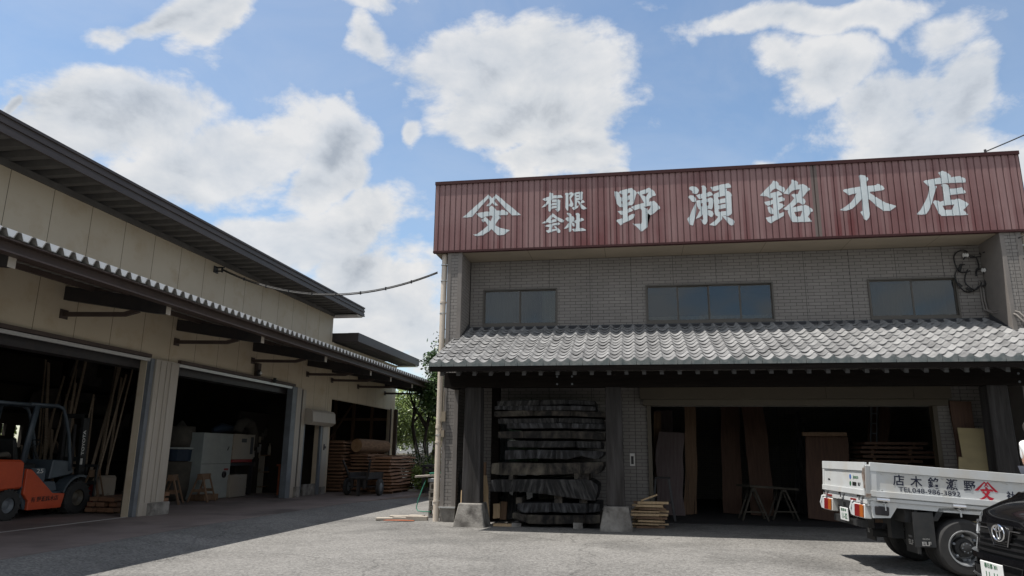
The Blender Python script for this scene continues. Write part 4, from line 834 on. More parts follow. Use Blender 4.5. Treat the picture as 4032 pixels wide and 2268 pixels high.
for i,(top,bot,dep,spl) in enumerate(LAY):
    T=[zx(top[j],top[j+1]) for j in range(0,len(top),2)]; Bt=[zx(bot[j],bot[j+1]) for j in range(0,len(bot),2)][::-1]
    def at(L,x):
        if x<=L[0][0]: return L[0][1]
        for a,b in zip(L,L[1:]):
            if x<=b[0]: return a[1]+(b[1]-a[1])*(x-a[0])/(b[0]-a[0])
        return L[-1][1]
    xa=min(T[0][0],Bt[0][0]); xb=max(T[-1][0],Bt[-1][0])
    n=46; q=MB(); ny=5
    sx=[zx(s,800)[0] for s in spl]
    for k in range(n+1):
        x=xa+(xb-xa)*k/n; zt=at(T,x)+rs.uniform(-.003,.003); zb=at(Bt,x)+rs.uniform(-.004,.004)
        if k==0 or k==n: m_=(zt+zb)/2; zt=m_+.95*(zt-m_); zb=m_-.95*(m_-zb)
        st=sum(1 for s in sx if x>s)
        yo=.05*((st*37)%3)+rs.uniform(-.003,.003)+.02*math.sin(x*3+i)
        if any(abs(x-s)<(xb-xa)/n*.55 for s in sx): yo+=.05
        y=15.36+yo+rs.uniform(0,.0)
        for (yy,zz) in ((y+.008,zb),(y,zb*.85+zt*.15),(y,zb*.12+zt*.88),(y+.008,zt),(y+dep+.6,zt),(y+dep+.6,zb)):
            q.v.append(Vector((x,yy,zz)))
    for k in range(n):
        for j in range(6): a=k*6; q.f.append((a+j,a+6+j,a+6+(j+1)%6,a+(j+1)%6))
    q.f+= [tuple(range(6)),tuple(range(n*6,n*6+6))[::-1]]
    oo=rs.uniform(0,30)
    def suv(p,sx=sx,oo=oo): k_=sum(1 for s in sx if p.x>s); a_=.35*math.sin(k_*2.3+oo); dx=p.x-2*k_; return (dx*math.cos(a_)+p.z*math.sin(a_)+oo+3.7*k_, p.z*math.cos(a_)-dx*math.sin(a_)*.3+oo)
    fin(q,'timber_slab',['slabwood','slabwood2','slabwood3'][(i*2)%3],uv=suv,label='%s dark weathered live-edge timber slab from the top of the tall stack'%ORD[i],cat='timber slab',group='weathered timber slabs stacked under the tiled lean-to')
# stickers between the slabs and bearer blocks
for i,(X,Y0,Y1,w) in enumerate(((1205,896,945,30),(640,906,945,16),(1150,905,942,28),(700,1088,1130,22),(1190,1088,1125,30),(1000,1040,1125,30),(680,1282,1312,34),(1150,1282,1325,36))):
    a_=zx(X-w,Y0); b_=zx(X+w,Y1); q=MB(); q.box(a_[0],15.42,max(b_[1],0.0),b_[0],16.1,a_[1]+.02)
    fin(q,'bearer_block','concrete' if i>5 else 'slabwood2',label=['pale spacer block right of centre under the ninth slab','small pale spacer under left end of ninth slab','grey spacer resting on the thick tenth slab','left spacer below the thick tenth slab','right spacer below the thick tenth slab','dark middle spacer below the thick tenth slab','left concrete bearer block under the bottom slab','right concrete bearer block under the bottom slab'][i],cat='block',group='spacer blocks in the slab stack')
# boards around pillar one
def lean(name,m,px0,px1,yb,yt,w,t,label,cat='board',group=None,**k):
    p0=ony(px0[0],px0[1],yb); p0.z=max(p0.z,.0); p1=ony(px1[0],px1[1],yt); return board(name,m,p0,p1,w,t,label,cat,group,**k)
lean('board','paleboard',(1918,2045),(1908,1872),15.75,16.0,.13,.03,'tall pale live-edge board leaning just right of the left pillar',wav=.012,taper=.7)
lean('board','paleboard',(1955,2040),(1955,1983),15.95,16.05,.15,.04,'short pale offcut standing near the left pillar',wav=.004)
lean('board','tanboard',(1980,2045),(1985,1975),16.1,16.2,.14,.05,'short brown offcut standing left of the slab stack')
for i,(u,v) in enumerate(((1998,1940),(2013,1950),(2028,1930))): lean('board','slabwood',(u,2045),(u,v),16.2,16.35,.09,.04,['left','middle','right'][i]+' of three dark narrow planks standing behind the left slab ends')
lean('board','tanboard',(1900,2020),(1903,1820),16.3,16.5,.14,.03,'brown board standing behind the left pillar')
lean('board','slabwood',(1813,2040),(1816,1855),16.1,16.4,.12,.04,'grey board standing between pier and left pillar',wav=.006)
lean('board','paleboard',(1819,2040),(1824,1930),15.9,16.05,.10,.03,'short pale board between pier and left pillar')
q=MB(); q.box(-3.02,15.45,.0,-2.62,15.62,.05); fin(q,'offcut','paleboard',label='flat pale offcut lying on the ground beside the left pedestal',cat='board')
# pile of small sticks by pillar two
rs=random.Random(5); o=onz(2530,2070)
for i in range(34):
    lay=i//4; z=.02+.062*lay; x0=-.10+rs.uniform(-.06,.14); L=rs.uniform(.42,.66); y=15.95+.11*(i%4)+rs.uniform(-.02,.02); an_=rs.uniform(-.06,.06)
    q=MB(); q.beam((x0,y-an_,z),(x0+L,y+an_,z+rs.uniform(-.004,.004)),.055,rs.choice((.03,.04,.05)))
    fin(q,'stick','paleboard' if i%3 else 'tanboard',label='short sawn batten in the heap beside the middle pedestal',cat='batten',group='sawn battens heaped beside the middle pedestal')
q=MB(); q.beam((.08,15.9,.56),(.42,16.0,.68),.05,.03); fin(q,'stick','paleboard',label='slanting batten on top of the heap beside the middle pedestal',cat='batten')
# ================================================================== SHOP INTERIOR
def slab(m,ub,vb,ut,vt,yb,yt,w,label,t=.06,wav=.03,taper=1,seed=0,cat='slab'):
    p0=ony(ub,vb,yb); p0.z=.03; p1=ony(ut,vt,yt); return board('timber_slab',m,p0,p1,w,t,label,cat,'tall timber slabs leaning inside the shop opening',wav=wav,taper=taper,seed=seed,n=14)
slab('greyslab',2640,2021,2640,1702,19.2,19.9,.72,'wide grey slab with reddish upper half leaning at left of opening',wav=.035,seed=3,taper=.92)
for i in range(6): slab('tanboard',2700+i*8,2021,2702+i*6,1600-i*0,19.4+.06*i,20.0,.07,'%s of six narrow pale live-edge boards beside the grey slab'%ORD[i],t=.03,wav=.02,seed=20+i,cat='board')
slab('tanboard',2592,2018,2588,1620,20,20.4,.18,'dark narrow plank at left jamb of the shop opening',seed=8)
slab('brownslab',2892,2015,2865,1560,20.2,21.6,.50,'tall brown slab left of the tallest centre slab',seed=5,wav=.03)
slab('brownslab',3010,2020,2957,1585,19.8,21.0,.58,'tall wide brown slab with pale edges behind the trestle table',seed=6,wav=.03)
slab('brownslab',3268,2035,3255,1712,18.6,19.2,1.0,'very wide red brown panel right of the trestle table',seed=7,wav=.008)
q=MB(); p=ony(3245,1712,19.0); q.box(p.x-.52,18.95,p.z-.03,p.x+.52,19.05,p.z+.06); fin(q,'batten','tanboard',label='thin batten lying across the top of the wide panel',cat='batten')
for i in range(5): slab('slabwood',3145+i*9,2010,3140+i*9,1620+15*i,21,21.8,.10,'%s of five dark thin boards between centre slabs and wide panel'%ORD[i],t=.03,seed=30+i,cat='board')
slab('brownslab',3470,1990,3455,1600,19.6,20.6,.5,'wavy brown slab behind the truck bed, left of board stack',seed=11,wav=.05)
slab('greyslab',2560+60,1990,2610,1615,22,22.6,.5,'dim slab standing deep inside at the left',seed=12)
slab('tanboard',3722,1990,3690,1585,17.6,18.0,.20,'pale narrow upright board at the right jamb',seed=13)
slab('tanboard',3775,1960,3745,1580,17.2,17.45,.34,'tall tan board leaning at the right of the opening',seed=14,wav=.01)
slab('brownslab',3830,1960,3785,1580,16.72,16.92,.42,'tall orange brown board leaning behind the plywood',seed=15,wav=.02)
def ply(ub,vb,ut,vt,y0,y1,w,lab,wav=0,tp=1,seed=0,zb=.0):
    p0=ony(ub,vb,y0); p0.z=zb; p1=ony(ut,vt,y1); board('plywood','ply',p0,p1,w,.015,lab,'plywood',wav=wav,taper=tp,seed=seed,n=10)
ply(3868,2000,3824,1686,16.50,16.70,.52,'large pale plywood sheet leaning beside the right pillar',.012,.97,2)
ply(3805,2000,3792,1800,16.45,16.60,.22,'small broken plywood piece left of the large sheet',.02,.7,4)
ply(3735,2000,3728,1800,17.1,17.3,.30,'dim plywood piece at the foot of the tan boards',0,1,5)
# ladder
ld=thing('ladder','aluminium ladder standing dark behind the truck tail','ladder',tuple(onz(3425,2000,0)))
q=MB(); a0=ony(3420,1995,19.5); a1=ony(3432,1590,20.4); b0=ony(3445,1995,19.5); b1=ony(3455,1590,20.4)
for A_,B_ in ((a0,a1),(b0,b1)): A_.z=.03; q=MB(); q.beam(A_,B_,.03,.06); fin(q,'rail','greysteel',ld)
for i in range(1,11): q=MB(); q.beam(a0.lerp(a1,i/11),b0.lerp(b1,i/11),.03,.03); fin(q,'rung','greysteel',ld)
# board stack inside right
rs=random.Random(8)
for i in range(13):
    z=.55+i*.105; x=5.35+rs.uniform(-.12,.12); q=MB(); q.box(x,18.7+rs.uniform(-.05,.1),z,x+1.55+rs.uniform(-.2,.15),19.7,z+.06); fin(q,'board','brownslab',label='%s board from the bottom of the dim stack inside the right of the opening'%ORD[i],cat='board',group='boards stacked behind the truck bed')
    for dx in (.25,1.1): q=MB(); q.box(x+dx,18.8,z-.045,x+dx+.06,19.6,z); fin(q,'sticker','tanboard',label='small spacer stick in the dim stack inside the opening',cat='spacer',group='spacers in the stack behind the truck bed')
q=MB(); q.box(5.3,18.6,.02,6.9,19.8,.48); fin(q,'pallet_base','tanboard',label='low timber base under the dim board stack inside the opening',cat='base')
# stool
st=thing('stool','tall dark metal stool at the left edge of the shop opening','stool',(.55,17.6,0))
o=onz(2600,2040,.0); cx,cy=.60,17.75
q=MB(); q.box(cx-.19,cy-.16,.96,cx+.19,cy+.16,1.0); fin(q,'seat','darksteel',st,bevel=.01)
for sx_,sy in ((-1,-1),(1,-1),(1,1),(-1,1)): q=MB(); q.beam((cx+sx_*.26,cy+sy*.22,0.01),(cx+sx_*.15,cy+sy*.12,.96),.045,.03); fin(q,'leg','darksteel',st)
for z in (.42,): 
    q=MB(); q.beam((cx-.22,cy-.18,z),(cx+.22,cy-.18,z),.025,.02); q.beam((cx-.22,cy+.18,z),(cx+.22,cy+.18,z),.025,.02); q.beam((cx-.22,cy-.18,z),(cx-.22,cy+.18,z),.025,.02); q.beam((cx+.22,cy-.18,z),(cx+.22,cy+.18,z),.025,.02); fin(q,'footrest','darksteel',st)
# trestle table
tb=thing('trestle_table','grey plank table on two splayed trestles inside the opening','table',(3.1,18.6,0))
A_=ony(2925,1912,18.4); B_=ony(3115,1925,18.9)
q=MB(); q.beam(A_+Vector((0,0,.0)),B_+Vector((.0,0,.0)),.62,.05,up=(0,0,1)); fin(q,'tabletop','slabpale',tb,bevel=.006)
for k,(c0,dy) in enumerate(((A_.lerp(B_,.18),0),(A_.lerp(B_,.80),0))):
    tz=A_.lerp(B_,.2).z-.03
    q=MB(); q.box(c0.x-.04,c0.y-.3,tz-.09,c0.x+.04,c0.y+.3,tz); tr_=fin(q,'trestle','slabpale',tb)
    for sx_ in (-1,1):
        for sy in (-1,1): q=MB(); q.beam((c0.x+sx_*.30,c0.y+sy*.30,.025),(c0.x+sx_*.03,c0.y+sy*.25,tz-.02),.055,.04); fin(q,'leg','slabpale',tr_)
    q=MB(); q.beam((c0.x-.26,c0.y-.29,.22),(c0.x+.26,c0.y-.29,.22),.03,.03); fin(q,'brace','slabpale',tr_)
# ================================================================== LUMBER STACKS in the annex bay
def stack(x0,x1,y0,y1,z0,n,t,gap,m,lab,grp,seed,wob=.06,shrink=0,bend=0):
    r=random.Random(seed); z=z0
    for i in range(n):
        th=t*r.uniform(.8,1.2); s=shrink*i
        xa,xb=x0+s+r.uniform(-wob,wob),x1-s*.6+r.uniform(-wob,wob); ya,yb=y0+r.uniform(-wob,wob)*1.3,y1+r.uniform(-wob,wob)*3
        q=MB(); k=6; vs=[]
        for j in range(k+1):
            yy=ya+(yb-ya)*j/k; e=r.uniform(-.025,.025); sg=.012*math.sin(j*1.1+i); ww=1-.0*j
            vs+=[(xa+e,yy,z+sg),(xb+e+r.uniform(-.02,.02),yy,z+sg),(xb+e-.02,yy,z+th+sg),(xa+e+.02,yy,z+th+sg)]
        fs=[(0,3,2,1),(4*k,4*k+1,4*k+2,4*k+3)]+[(4*a+b,4*a+(b+1)%4,4*a+4+(b+1)%4,4*a+4+b) for a in range(k) for b in range(4)]
        q.add(vs,fs); fin(q,'board',m,label=(ORD[i] if i else 'lowest')+' board from the bottom, '+lab,cat='board',group=grp)
        for yy in (y0+.25,(y0+y1)/2,y1-.3):
            q=MB(); q.box(xa+.06,yy,z+th+.012,xb-.06,yy+.05,z+th+gap-.002); fin(q,'sticker','tanboard',label='thin spacer between '+grp,cat='spacer',group='spacers between '+grp)
        z+=th+gap
    return z
stack(-11.55,-10.66,25.45,27.2,.12,15,.055,.068,'redboard','rough brown board in the tallest stack beside the small door','boards in the tallest stack',1,.05)
z=stack(-10.62,-9.75,25.9,28.1,.14,11,.062,.062,'redboard','reddish board in the middle stack under the log','boards in the middle stack',2,.07,.012)
stack(-9.42,-8.55,24.85,27.6,.14,11,.062,.05,'redboard','reddish sawn board in the right stack beyond the cart','boards in the right stack',3,.05,.008)
for (x0,x1,y0,y1) in ((-11.5,-10.7,25.5,27.1),(-10.6,-9.7,26,28),(-9.4,-8.6,24.9,27.5)):
    for f in (.1,.5,.9):
        q=MB(); yy=y0+(y1-y0)*f; q.box(x0,yy,.055,x1,yy+.1,.128); fin(q,'bearer','tanboard',label='timber bearer under one of the board stacks',cat='bearer',group='bearers under the board stacks')
lg=thing('log','short peeled log lying on top of the middle board stack','log',(-10.2,26.6,z+.01))
c0=Vector((-10.35,25.95,z+.26)); c1=Vector((-9.9,27.9,z+.24)); q=MB(); q.tube([c0,c0.lerp(c1,.3),c0.lerp(c1,.7),c1],[.25,.26,.25,.235],20); fin(q,'trunk_piece','bark',lg,smooth=True); smooth_angle(lg.children[-1])
MT['ringwood']=mat('log_end_rings',(.42,.26,.14),.85,(.28,.16,.08),5)
d=(c1-c0).normalized(); q=MB(); q.tube([c0-d*.006,c0+d*.002],[.242,.242],20); fin(q,'sawn_end','ringwood',lg)
# hand cart
ct=thing('hand_cart','two-wheeled dark timber cart with raised handles before the board stacks','cart',(-9.2,24.0,.058))
def wheelx(mb,c,r,w,n=20): return mb.lathe([(r*.55,-w/2),(r*.92,-w/2),(r,-w*.3),(r,w*.3),(r*.92,w/2),(r*.55,w/2)],c,'x',n,cap=False)
for x in (-9.78,-8.62):
    q=MB(); wheelx(q,(x,23.9,.34),.28,.12); f=fin(q,'wheel','tyre',ct); q=MB(); q.lathe([(.05,-.07),(.15,-.055),(.15,.055),(.05,.07)],(x,23.9,.34),'x',14); fin(q,'rim','greysteel',f)
q=MB(); q.tube([(-9.78,23.9,.34),(-8.62,23.9,.34)],.025,8); fin(q,'axle','darksteel',ct)
q=MB(); q.box(-9.55,23.35,.60,-8.85,24.9,.66); q.box(-9.55,23.35,.66,-9.49,24.9,.82); q.box(-8.91,23.35,.66,-8.85,24.9,.82); q.box(-9.3,23.8,.34,-9.1,24.0,.6); q.box(-9.45,23.36,.30,-9.38,23.46,.6); q.box(-9.02,23.36,.30,-8.95,23.46,.6); fin(q,'bed','darkwood',ct)
for s in (-1,1): q=MB(); q.beam((-9.2+s*.33,23.4,.70),(-9.2+s*.48,23.15,1.22),.06,.05); fin(q,'handle','darkwood',ct)
q=MB(); q.beam((-9.2,23.45,.06),(-9.2,23.45,.6),.10,.08); fin(q,'prop','darkwood',ct)
# ================================================================== BAY TWO: machines
mc=thing('sanding_machine','tall grey steel machine cabinet with cream control box in second bay','machine',(-13,20,.058))
MXc=-12.6
a_=onx(806,1703,MXc); b_=onx(920,1705,MXc); c_=onx(900,1958,MXc)
yA,yB,zT=a_.y,b_.y,a_.z
q=MB(); q.box(MXc-.45,yA,.07,MXc,yB,zT); fin(q,'cabinet','machine',mc,bevel=.012)
q=MB(); q.box(MXc+.001,yA+.01,zT*.545,MXc+.006,yB-.01,zT*.55); fin(q,'panel_joint','darksteel',mc)
p=onx(880,1868,MXc); q=MB(); q.lathe([(.10,.0),(.10,.04),(.07,.045),(.07,.01),(0,.01)],(MXc,p.y,p.z),'x',18); fin(q,'port','darksteel',mc)
p=onx(890,1848,MXc); q=MB(); q.box(MXc,p.y-.12,p.z-.03,MXc+.004,p.y+.12,p.z+.03); fin(q,'warning_label','redlens',mc)
p=onx(898,1765,MXc); q=MB(); q.beam((MXc+.01,p.y-.03,p.z-.06),(MXc+.01,p.y+.04,p.z+.05),.02,.02); fin(q,'handle','darksteel',mc)
a_=onx(925,1708,MXc+.05); b_=onx(997,1808,MXc+.05); q=MB(); q.box(MXc-.7,a_.y,b_.z,MXc+.05,b_.y,a_.z+.0); f=fin(q,'control_box','cream2',mc,bevel=.01)
q=MB(); q.box(MXc+.052,b_.y-.26,b_.z+.16,MXc+.056,b_.y-.08,a_.z-.08); q.box(MXc+.052,a_.y+.45,a_.z-.26,MXc+.056,a_.y+.75,a_.z-.14); fin(q,'switch_panel','darksteel',f)
q=MB(); q.box(MXc-.7,a_.y,b_.z-.09,MXc+.06,b_.y-.1,b_.z-.002); fin(q,'base_strip','redlens',f)
q=MB(); q.box(MXc-.9,a_.y-.05,1.02,MXc-.1,b_.y+.35,1.12); q.box(MXc-.7,b_.y-.15,.07,MXc-.6,b_.y-.05,1.02); q.box(MXc-.2,b_.y+.2,.07,MXc-.1,b_.y+.3,1.02); fin(q,'bench','darksteel',mc)
bx=onx(910,1870,MXc+.1); by=onx(965,1955,MXc+.1); q=MB(); q.box(MXc-.45,bx.y,.07,MXc+.1,by.y,bx.z); q.box(MXc-.46,bx.y-.01,.33,MXc+.11,by.y+.01,.36); fin(q,'box','cream2',label='pale cardboard box standing below the cream control box',cat='box',bevel=.006)
q=MB(); pts=[onx(935,1700,-13.0),onx(945,1672,-13.0),onx(965,1662,-13.0),onx(985,1672,-13.0),onx(997,1705,-13.0),onx(1000,1760,-13.0)]; q.tube(pts,[.16,.17,.18,.18,.17,.15],12); 
fin(q,'duct_hose','canvas',label='fat grey dust hose arching over the cream control box',cat='hose',smooth=True)
q=MB(); p=onx(870,1688,-13.0); q.tube([onx(840,1695,-13.2),onx(870,1684,-13.2),onx(930,1690,-13.2)],[.08,.16,.1],8); fin(q,'tarp','blue',label='crumpled blue tarp on top of the grey machine cabinet',cat='tarp',smooth=True)
dc=thing('dust_collector','dust collector with hanging canvas bag above brown drum','dust collector',tuple(onx(710,1960,-13.4)))
c0=onx(710,1725,-13.4); zb,zt=onx(705,1760,-13.4).z,onx(706,1655,-13.4).z
q=MB(); q.lathe([(.38,zb),(.42,zb+.25),(.40,zb+.6),(.22,zt-.25),(.03,zt)],(c0.x,c0.y,0),'z',16); fin(q,'filter_bag','canvas',dc,smooth=True)
q=MB(); q.lathe([(.50,zb-.06),(.50,zb-.01)],(c0.x,c0.y,0),'z',18); fin(q,'rim_plate','machine',dc)
q=MB(); q.lathe([(.44,zb-.40),(.46,zb-.07)],(c0.x,c0.y,0),'z',18); fin(q,'fan_ring','blue',dc)
q=MB(); q.lathe([(.40,.08),(.48,.4),(.50,zb-.42)],(c0.x,c0.y,0),'z',18); fin(q,'drum','canvas',dc,smooth=True)
def sawhorse(x,y,lab,rot=0,h=.78,m='tanboard'):
    t_=thing('sawhorse',lab,'sawhorse',(x,y,.058),rot,world=False)
    q=MB(); q.box(-.06,-.35,h-.16,.06,.35,h); fin(q,'top_beam',m,t_)
    for sx_ in (-1,1):
        for sy in (-1,1): q=MB(); q.beam((sx_*.28,sy*.30,0.005),(sx_*.05,sy*.26,h-.04),.07,.035); fin(q,'leg',m,t_)
    q=MB(); q.box(-.17,-.31,.28,.17,-.28,.36); q.box(-.17,.28,.28,.17,.31,.36); fin(q,'brace',m,t_)
p=onz(700,1955,.058); sawhorse(-12.5,onx(672,1960,-12.5).y,'left sawhorse in the second bay before the drum',.4)
sawhorse(-12.3,onx(795,1960,-12.3).y,'right sawhorse with broad top plank before the grey cabinet',.2)
# shelf unit right in bay two
sf_=thing('work_shelf','cluttered open shelf unit at the right of the second bay','shelf',(-13,21,.058))
p=onx(1045,1830,-13.0)
for z in (.25,.75,1.32): q=MB(); q.box(-13.5,p.y-.3,z,-12.9,p.y+1.3,z+.04); fin(q,'shelf_board','tanboard',sf_)
for yy in (p.y-.3,p.y+.4,p.y+1.26): q=MB(); q.box(-13.5,yy,.06,-12.9,yy+.05,1.32); fin(q,'upright','cream2',sf_)
q=MB(); q.lathe([(.05,0),(.06,.1),(.05,.28),(.02,.34),(.02,.4)],(-12.95,p.y+.1,1.36),'z',12); fin(q,'bottle','cream2',label='pale bottle on top of the work shelf',cat='bottle')
q=MB(); q.box(-13.3,p.y+.45,1.36,-12.95,p.y+1.0,1.72); fin(q,'tool_case','rust',label='orange brown tool case on top of the work shelf',cat='case',bevel=.02)
q=MB(); q.box(-13.3,p.y+.1,.79,-12.95,p.y+.35,.95); fin(q,'small_box','blue',label='small blue box on the middle shelf',cat='box',bevel=.01)
q=MB(); q.box(-12.8,19.5,.07,-12.3,20.2,.24); fin(q,'crate','tanboard',label='low open crate on the floor left of the work shelf',cat='crate',bevel=.01)
# clutter seen through the small door
rs=random.Random(2)
q=MB(); q.box(-13.2,22.35,.06,-13.1,24.25,2.8); fin(q,'partition_panel','inwall',label='dark tool board standing behind the small door',cat='panel')
for i in range(16):
    y=rs.uniform(22.5,24.1); z=rs.uniform(.7,2.3); w=rs.uniform(.04,.16); h=rs.uniform(.08,.3); q=MB(); q.box(-13.09,y,z,-13.04,y+w,z+h)
    fin(q,'tool',rs.choice(('cream2','darksteel','canvas','alu')),label='small tool hanging on the board behind the small door',cat='tool',group='tools hanging behind the small door')
q=MB(); q.box(-11.9,23.0,.06,-11.6,23.25,1.0); q.box(-11.95,22.95,1.0,-11.55,23.3,1.06); fin(q,'red_stand','rust',label='reddish stand just inside the small door',cat='stand')
for i in range(3): board('board','paleboard',(-11.5,23.75+.06*i,.06),(-11.9,23.8+.05*i,1.25+.15*i),.08,.02,'%s of three pale boards leaning inside the small door'%['left','middle','right'][i],'board',None,wdir=(0,1,0))
# ================================================================== BAY ONE: leaning strips
rs=random.Random(21)
for i in range(30):
    y0=15.5+rs.uniform(-.5,1.2); x0=-13.6+rs.uniform(-.5,.4); z1=rs.uniform(1.5,4.2); y1=y0+z1*rs.uniform(.30,.62); 
    board('timber_strip','strip',(x0,y0,.06),(x0-rs.uniform(1.0,1.8),y1,z1),rs.uniform(.03,.09),.02,'thin timber strip leaning in the bundle behind the forklift mast','strip','timber strips leaning behind the forklift mast',wdir=(0,1,0),seed=i,n=2)
for i,(y,z,w) in enumerate(((9.9,3.2,.5),(12.2,4.3,.55),(13.2,4.3,.6),(14.9,3.9,.2),(10.6,3.0,.35),(15.9,3.2,.3))):
    board('plank','tanboard',(-16.9,y,.06),(-17.6,y+.1,z),w,.04,'%s of six tall brown planks against the back wall of the first bay'%ORD[i],'plank',None,wdir=(0,1,0),seed=60+i,wav=.02)
rs=random.Random(31)
for i in range(9):
    lay=i//3; q=MB(); y0=15.15+rs.uniform(-.1,.1); x=-12.45+.25*(i%3); q.box(x,y0,.10+lay*.115,x+.2,y0+2.0+rs.uniform(-.2,.3),.19+lay*.115); fin(q,'timber','redboard',label='squared timber in the low pile in front of the fork tips',cat='timber',group='squared timbers piled in front of the fork tips')
for y in (15.3,16.8): q=MB(); q.box(-12.5,y,.058,-11.7,y+.12,.098); fin(q,'bearer','tanboard',label='bearer under the low pile before the forks',cat='bearer',group='bearers under the low timber pile')
q=MB(); q.box(-13.6,15.9,.06,-13.0,16.7,.85); fin(q,'wrapped_bundle','cream2',label='pale wrapped bundle standing behind the low timber pile',cat='bundle',bevel=.05)
sawhorse(-12.9,15.75,'left sawhorse behind the low timber pile',.5,.95); sawhorse(-12.6,17.1,'right sawhorse behind the low timber pile',.3,.9)
# ================================================================== FORKLIFT  (local: x forward, y to its left, near side is -y)
fk=thing('forklift','orange and slate forklift parked just inside the first bay','forklift',(-12.6,13.05,.058),R(90),world=False)
# after the turn local x -> world +y, local -y -> world +x (towards the yard)
def side(poly,m,name,y0,y1,par=None,bev=.015,**k):
    q=MB(); q.prism(poly,'y',y0,y1); return fin(q,name,m,par or fk,bevel=bev,**k)
side([(-.95,.62),(-.78,.55),(.36,.62),(.36,.68),(.33,1.16),(.22,1.20),(-.75,1.22),(-.92,1.14)],'orange','counterweight',0.02,1.15,bev=.04)
b=side([(.37,.50),(.37,1.02),(.50,1.00),(1.15,.49),(1.50,.47),(1.43,.17),(.52,.17),(.52,.35)],'orange','side_skirt',-.01,.06,bev=.01)
side([(.37,.45),(.50,.18),(1.43,.18),(1.50,.5),(1.15,.55),(.52,1.02),(.37,1.02)],'fkgrey','body',.062,1.10,bev=.02)
side([(.48,1.03),(.86,1.03),(.90,.98),(.90,.74),(.82,.72)],'fkgrey','side_cover',.02,.058,bev=.008)
text('25',.13,frame((.74,.018,.96),(1,0,0),(0,0,1)),'white','lettering',fk,sx=1.5)
side([(.92,.50),(.90,.74),(1.2,.74),(1.28,.55)],'fkgrey','step',.02,.5)
side([(1.10,.78),(1.16,1.20),(1.62,1.17),(1.80,.92),(1.66,.86)],'fkgrey','cowl',.10,1.05,bev=.02)
def arc(cx,cz_,r,a0,a1,n): return [(cx+r*math.cos(R(a0+(a1-a0)*i/n)),cz_+r*math.sin(R(a0+(a1-a0)*i/n))) for i in range(n+1)]
side(arc(1.92,.36,.50,165,70,8)+arc(1.92,.36,.45,70,165,8),'fkgrey','fender',.0,.30,bev=0)
side(arc(.05,.33,.47,150,10,8)+arc(.05,.33,.42,10,150,8),'fkgrey','fender',.04,.28,bev=0)
q=MB(); q.box(.45,.35,.98,.98,.85,1.12); q.prism([(.42,1.05),(.30,1.62),(.38,1.66),(.54,1.12)],'y',.36,.84); fin(q,'seat','chassis',fk,bevel=.03)
q=MB(); q.tube([(1.28,.6,1.15),(1.05,.6,1.52)],.03,8); q.tube([Vector((1.04,.6,1.54))+Vector((.10*math.sin(a),.17*math.cos(a),.17*math.sin(a)*.5)) for a in [i*math.pi/8 for i in range(17)]],.014,6); fin(q,'steering_wheel','chassis',fk)
# overhead guard
q=MB()
for y in (.10,1.02):
    q.prism([(.27,1.14),(.40,1.14),(.47,1.8),(.54,2.38),(.43,2.38),(.35,1.8)],'y',y-.03,y+.03)
    q.tube([(.30,y,2.36),(1.05,y,2.37),(1.22,y,2.30),(1.33,y,2.10),(1.48,y,1.75),(1.62,y,1.20),(1.66,y,.95)],.036,8)
for x in (-.05,.35,.65,.95,1.2): q.box(x,.10,2.33,x+.04,1.02,2.37)
q.box(-.55,.08,2.32,.4,.12,2.38); q.box(-.55,1.0,2.32,.4,1.04,2.38)
fin(q,'overhead_guard','fkgrey',fk,smooth=True)
def wheely(par,x,z,r,w,y,rimm='greysteel',tread=0,rr_=.5):
    q=MB(); q.lathe([(r*rr_,-w/2),(r*.9,-w/2),(r,-w*.36),(r,w*.36),(r*.9,w/2),(r*rr_,w/2)],(x,y,z),'y',36,cap=False)
    if tread:
        for i in range(tread):
            a=2*math.pi*i/tread; c=Vector((x+r*math.cos(a),y,z+r*math.sin(a))); t_=Vector((-math.sin(a),0,math.cos(a)))
            for s in (-1,1): q.beam(c+Vector((0,s*w*.05,0)),c+Vector((0,s*w*.46,0))+t_*.03,.035,.03,up=(math.cos(a),0,math.sin(a)))
    f=fin(q,'wheel','tyre',par); smooth_angle(f,.5)
    q=MB(); q.lathe([(r*.49,-w*.40),(r*.45,-w*.30),(r*.30,-w*.12),(r*.22,-w*.20),(r*.1,-w*.26),(0,-w*.27)],(x,y,z),'y',24,cap=False); g_=fin(q,'rim',rimm,f,norm=True); smooth_angle(g_,.5); return f
MT['rimgold']=mat('dusty_brass_wheel',(.13,.11,.075),.6,(.08,.07,.06),5)
for y in (.12,1.03): wheely(fk,1.92,.355,.37,.24,y,'rimgold',22); 
for y in (.10,1.03): wheely(fk,.05,.30,.31,.20,y,'greysteel',20)
# mast, carriage, forks
q=MB(); 
for y in (.28,.82):
    q.prism([(2.18,.25),(2.30,.25),(2.20,2.24),(2.08,2.24)],'y',y,y+.07); q.prism([(2.31,.25),(2.39,.25),(2.29,2.16),(2.21,2.16)],'y',y+.02 if y<.5 else y-.02,y+.08 if y<.5 else y+.05)
for z,x in ((2.20,2.08),(1.2,2.16),(.3,2.22)): q.box(x,.28,z-.05,x+.13,.89,z+.05)
fin(q,'mast','chassis',fk)
q=MB(); q.tube([(2.12,.44,.3),(2.03,.44,2.0)],.035,8); q.tube([(2.12,.72,.3),(2.03,.72,2.0)],.035,8); q.tube([(2.16,.30,2.1),(2.22,.34,1.95),(2.2,.5,1.85)],.03,8); fin(q,'hydraulic_cylinder','darksteel',fk)
text('TOYOTA',.115,frame((2.17,.272,1.58),(-.05,0,1),(-1,0,-.05)),'alu','lettering',fk,sx=1.2,bold=.002)
q=MB(); q.box(2.4,.02,.28,2.46,1.12,.36); q.box(2.4,.02,.62,2.46,1.12,.70); q.box(2.4,.02,1.02,2.44,1.12,1.08)
for y in (.02,.3,.56,.84,1.08): q.box(2.41,y,.3,2.45,y+.04,1.06)
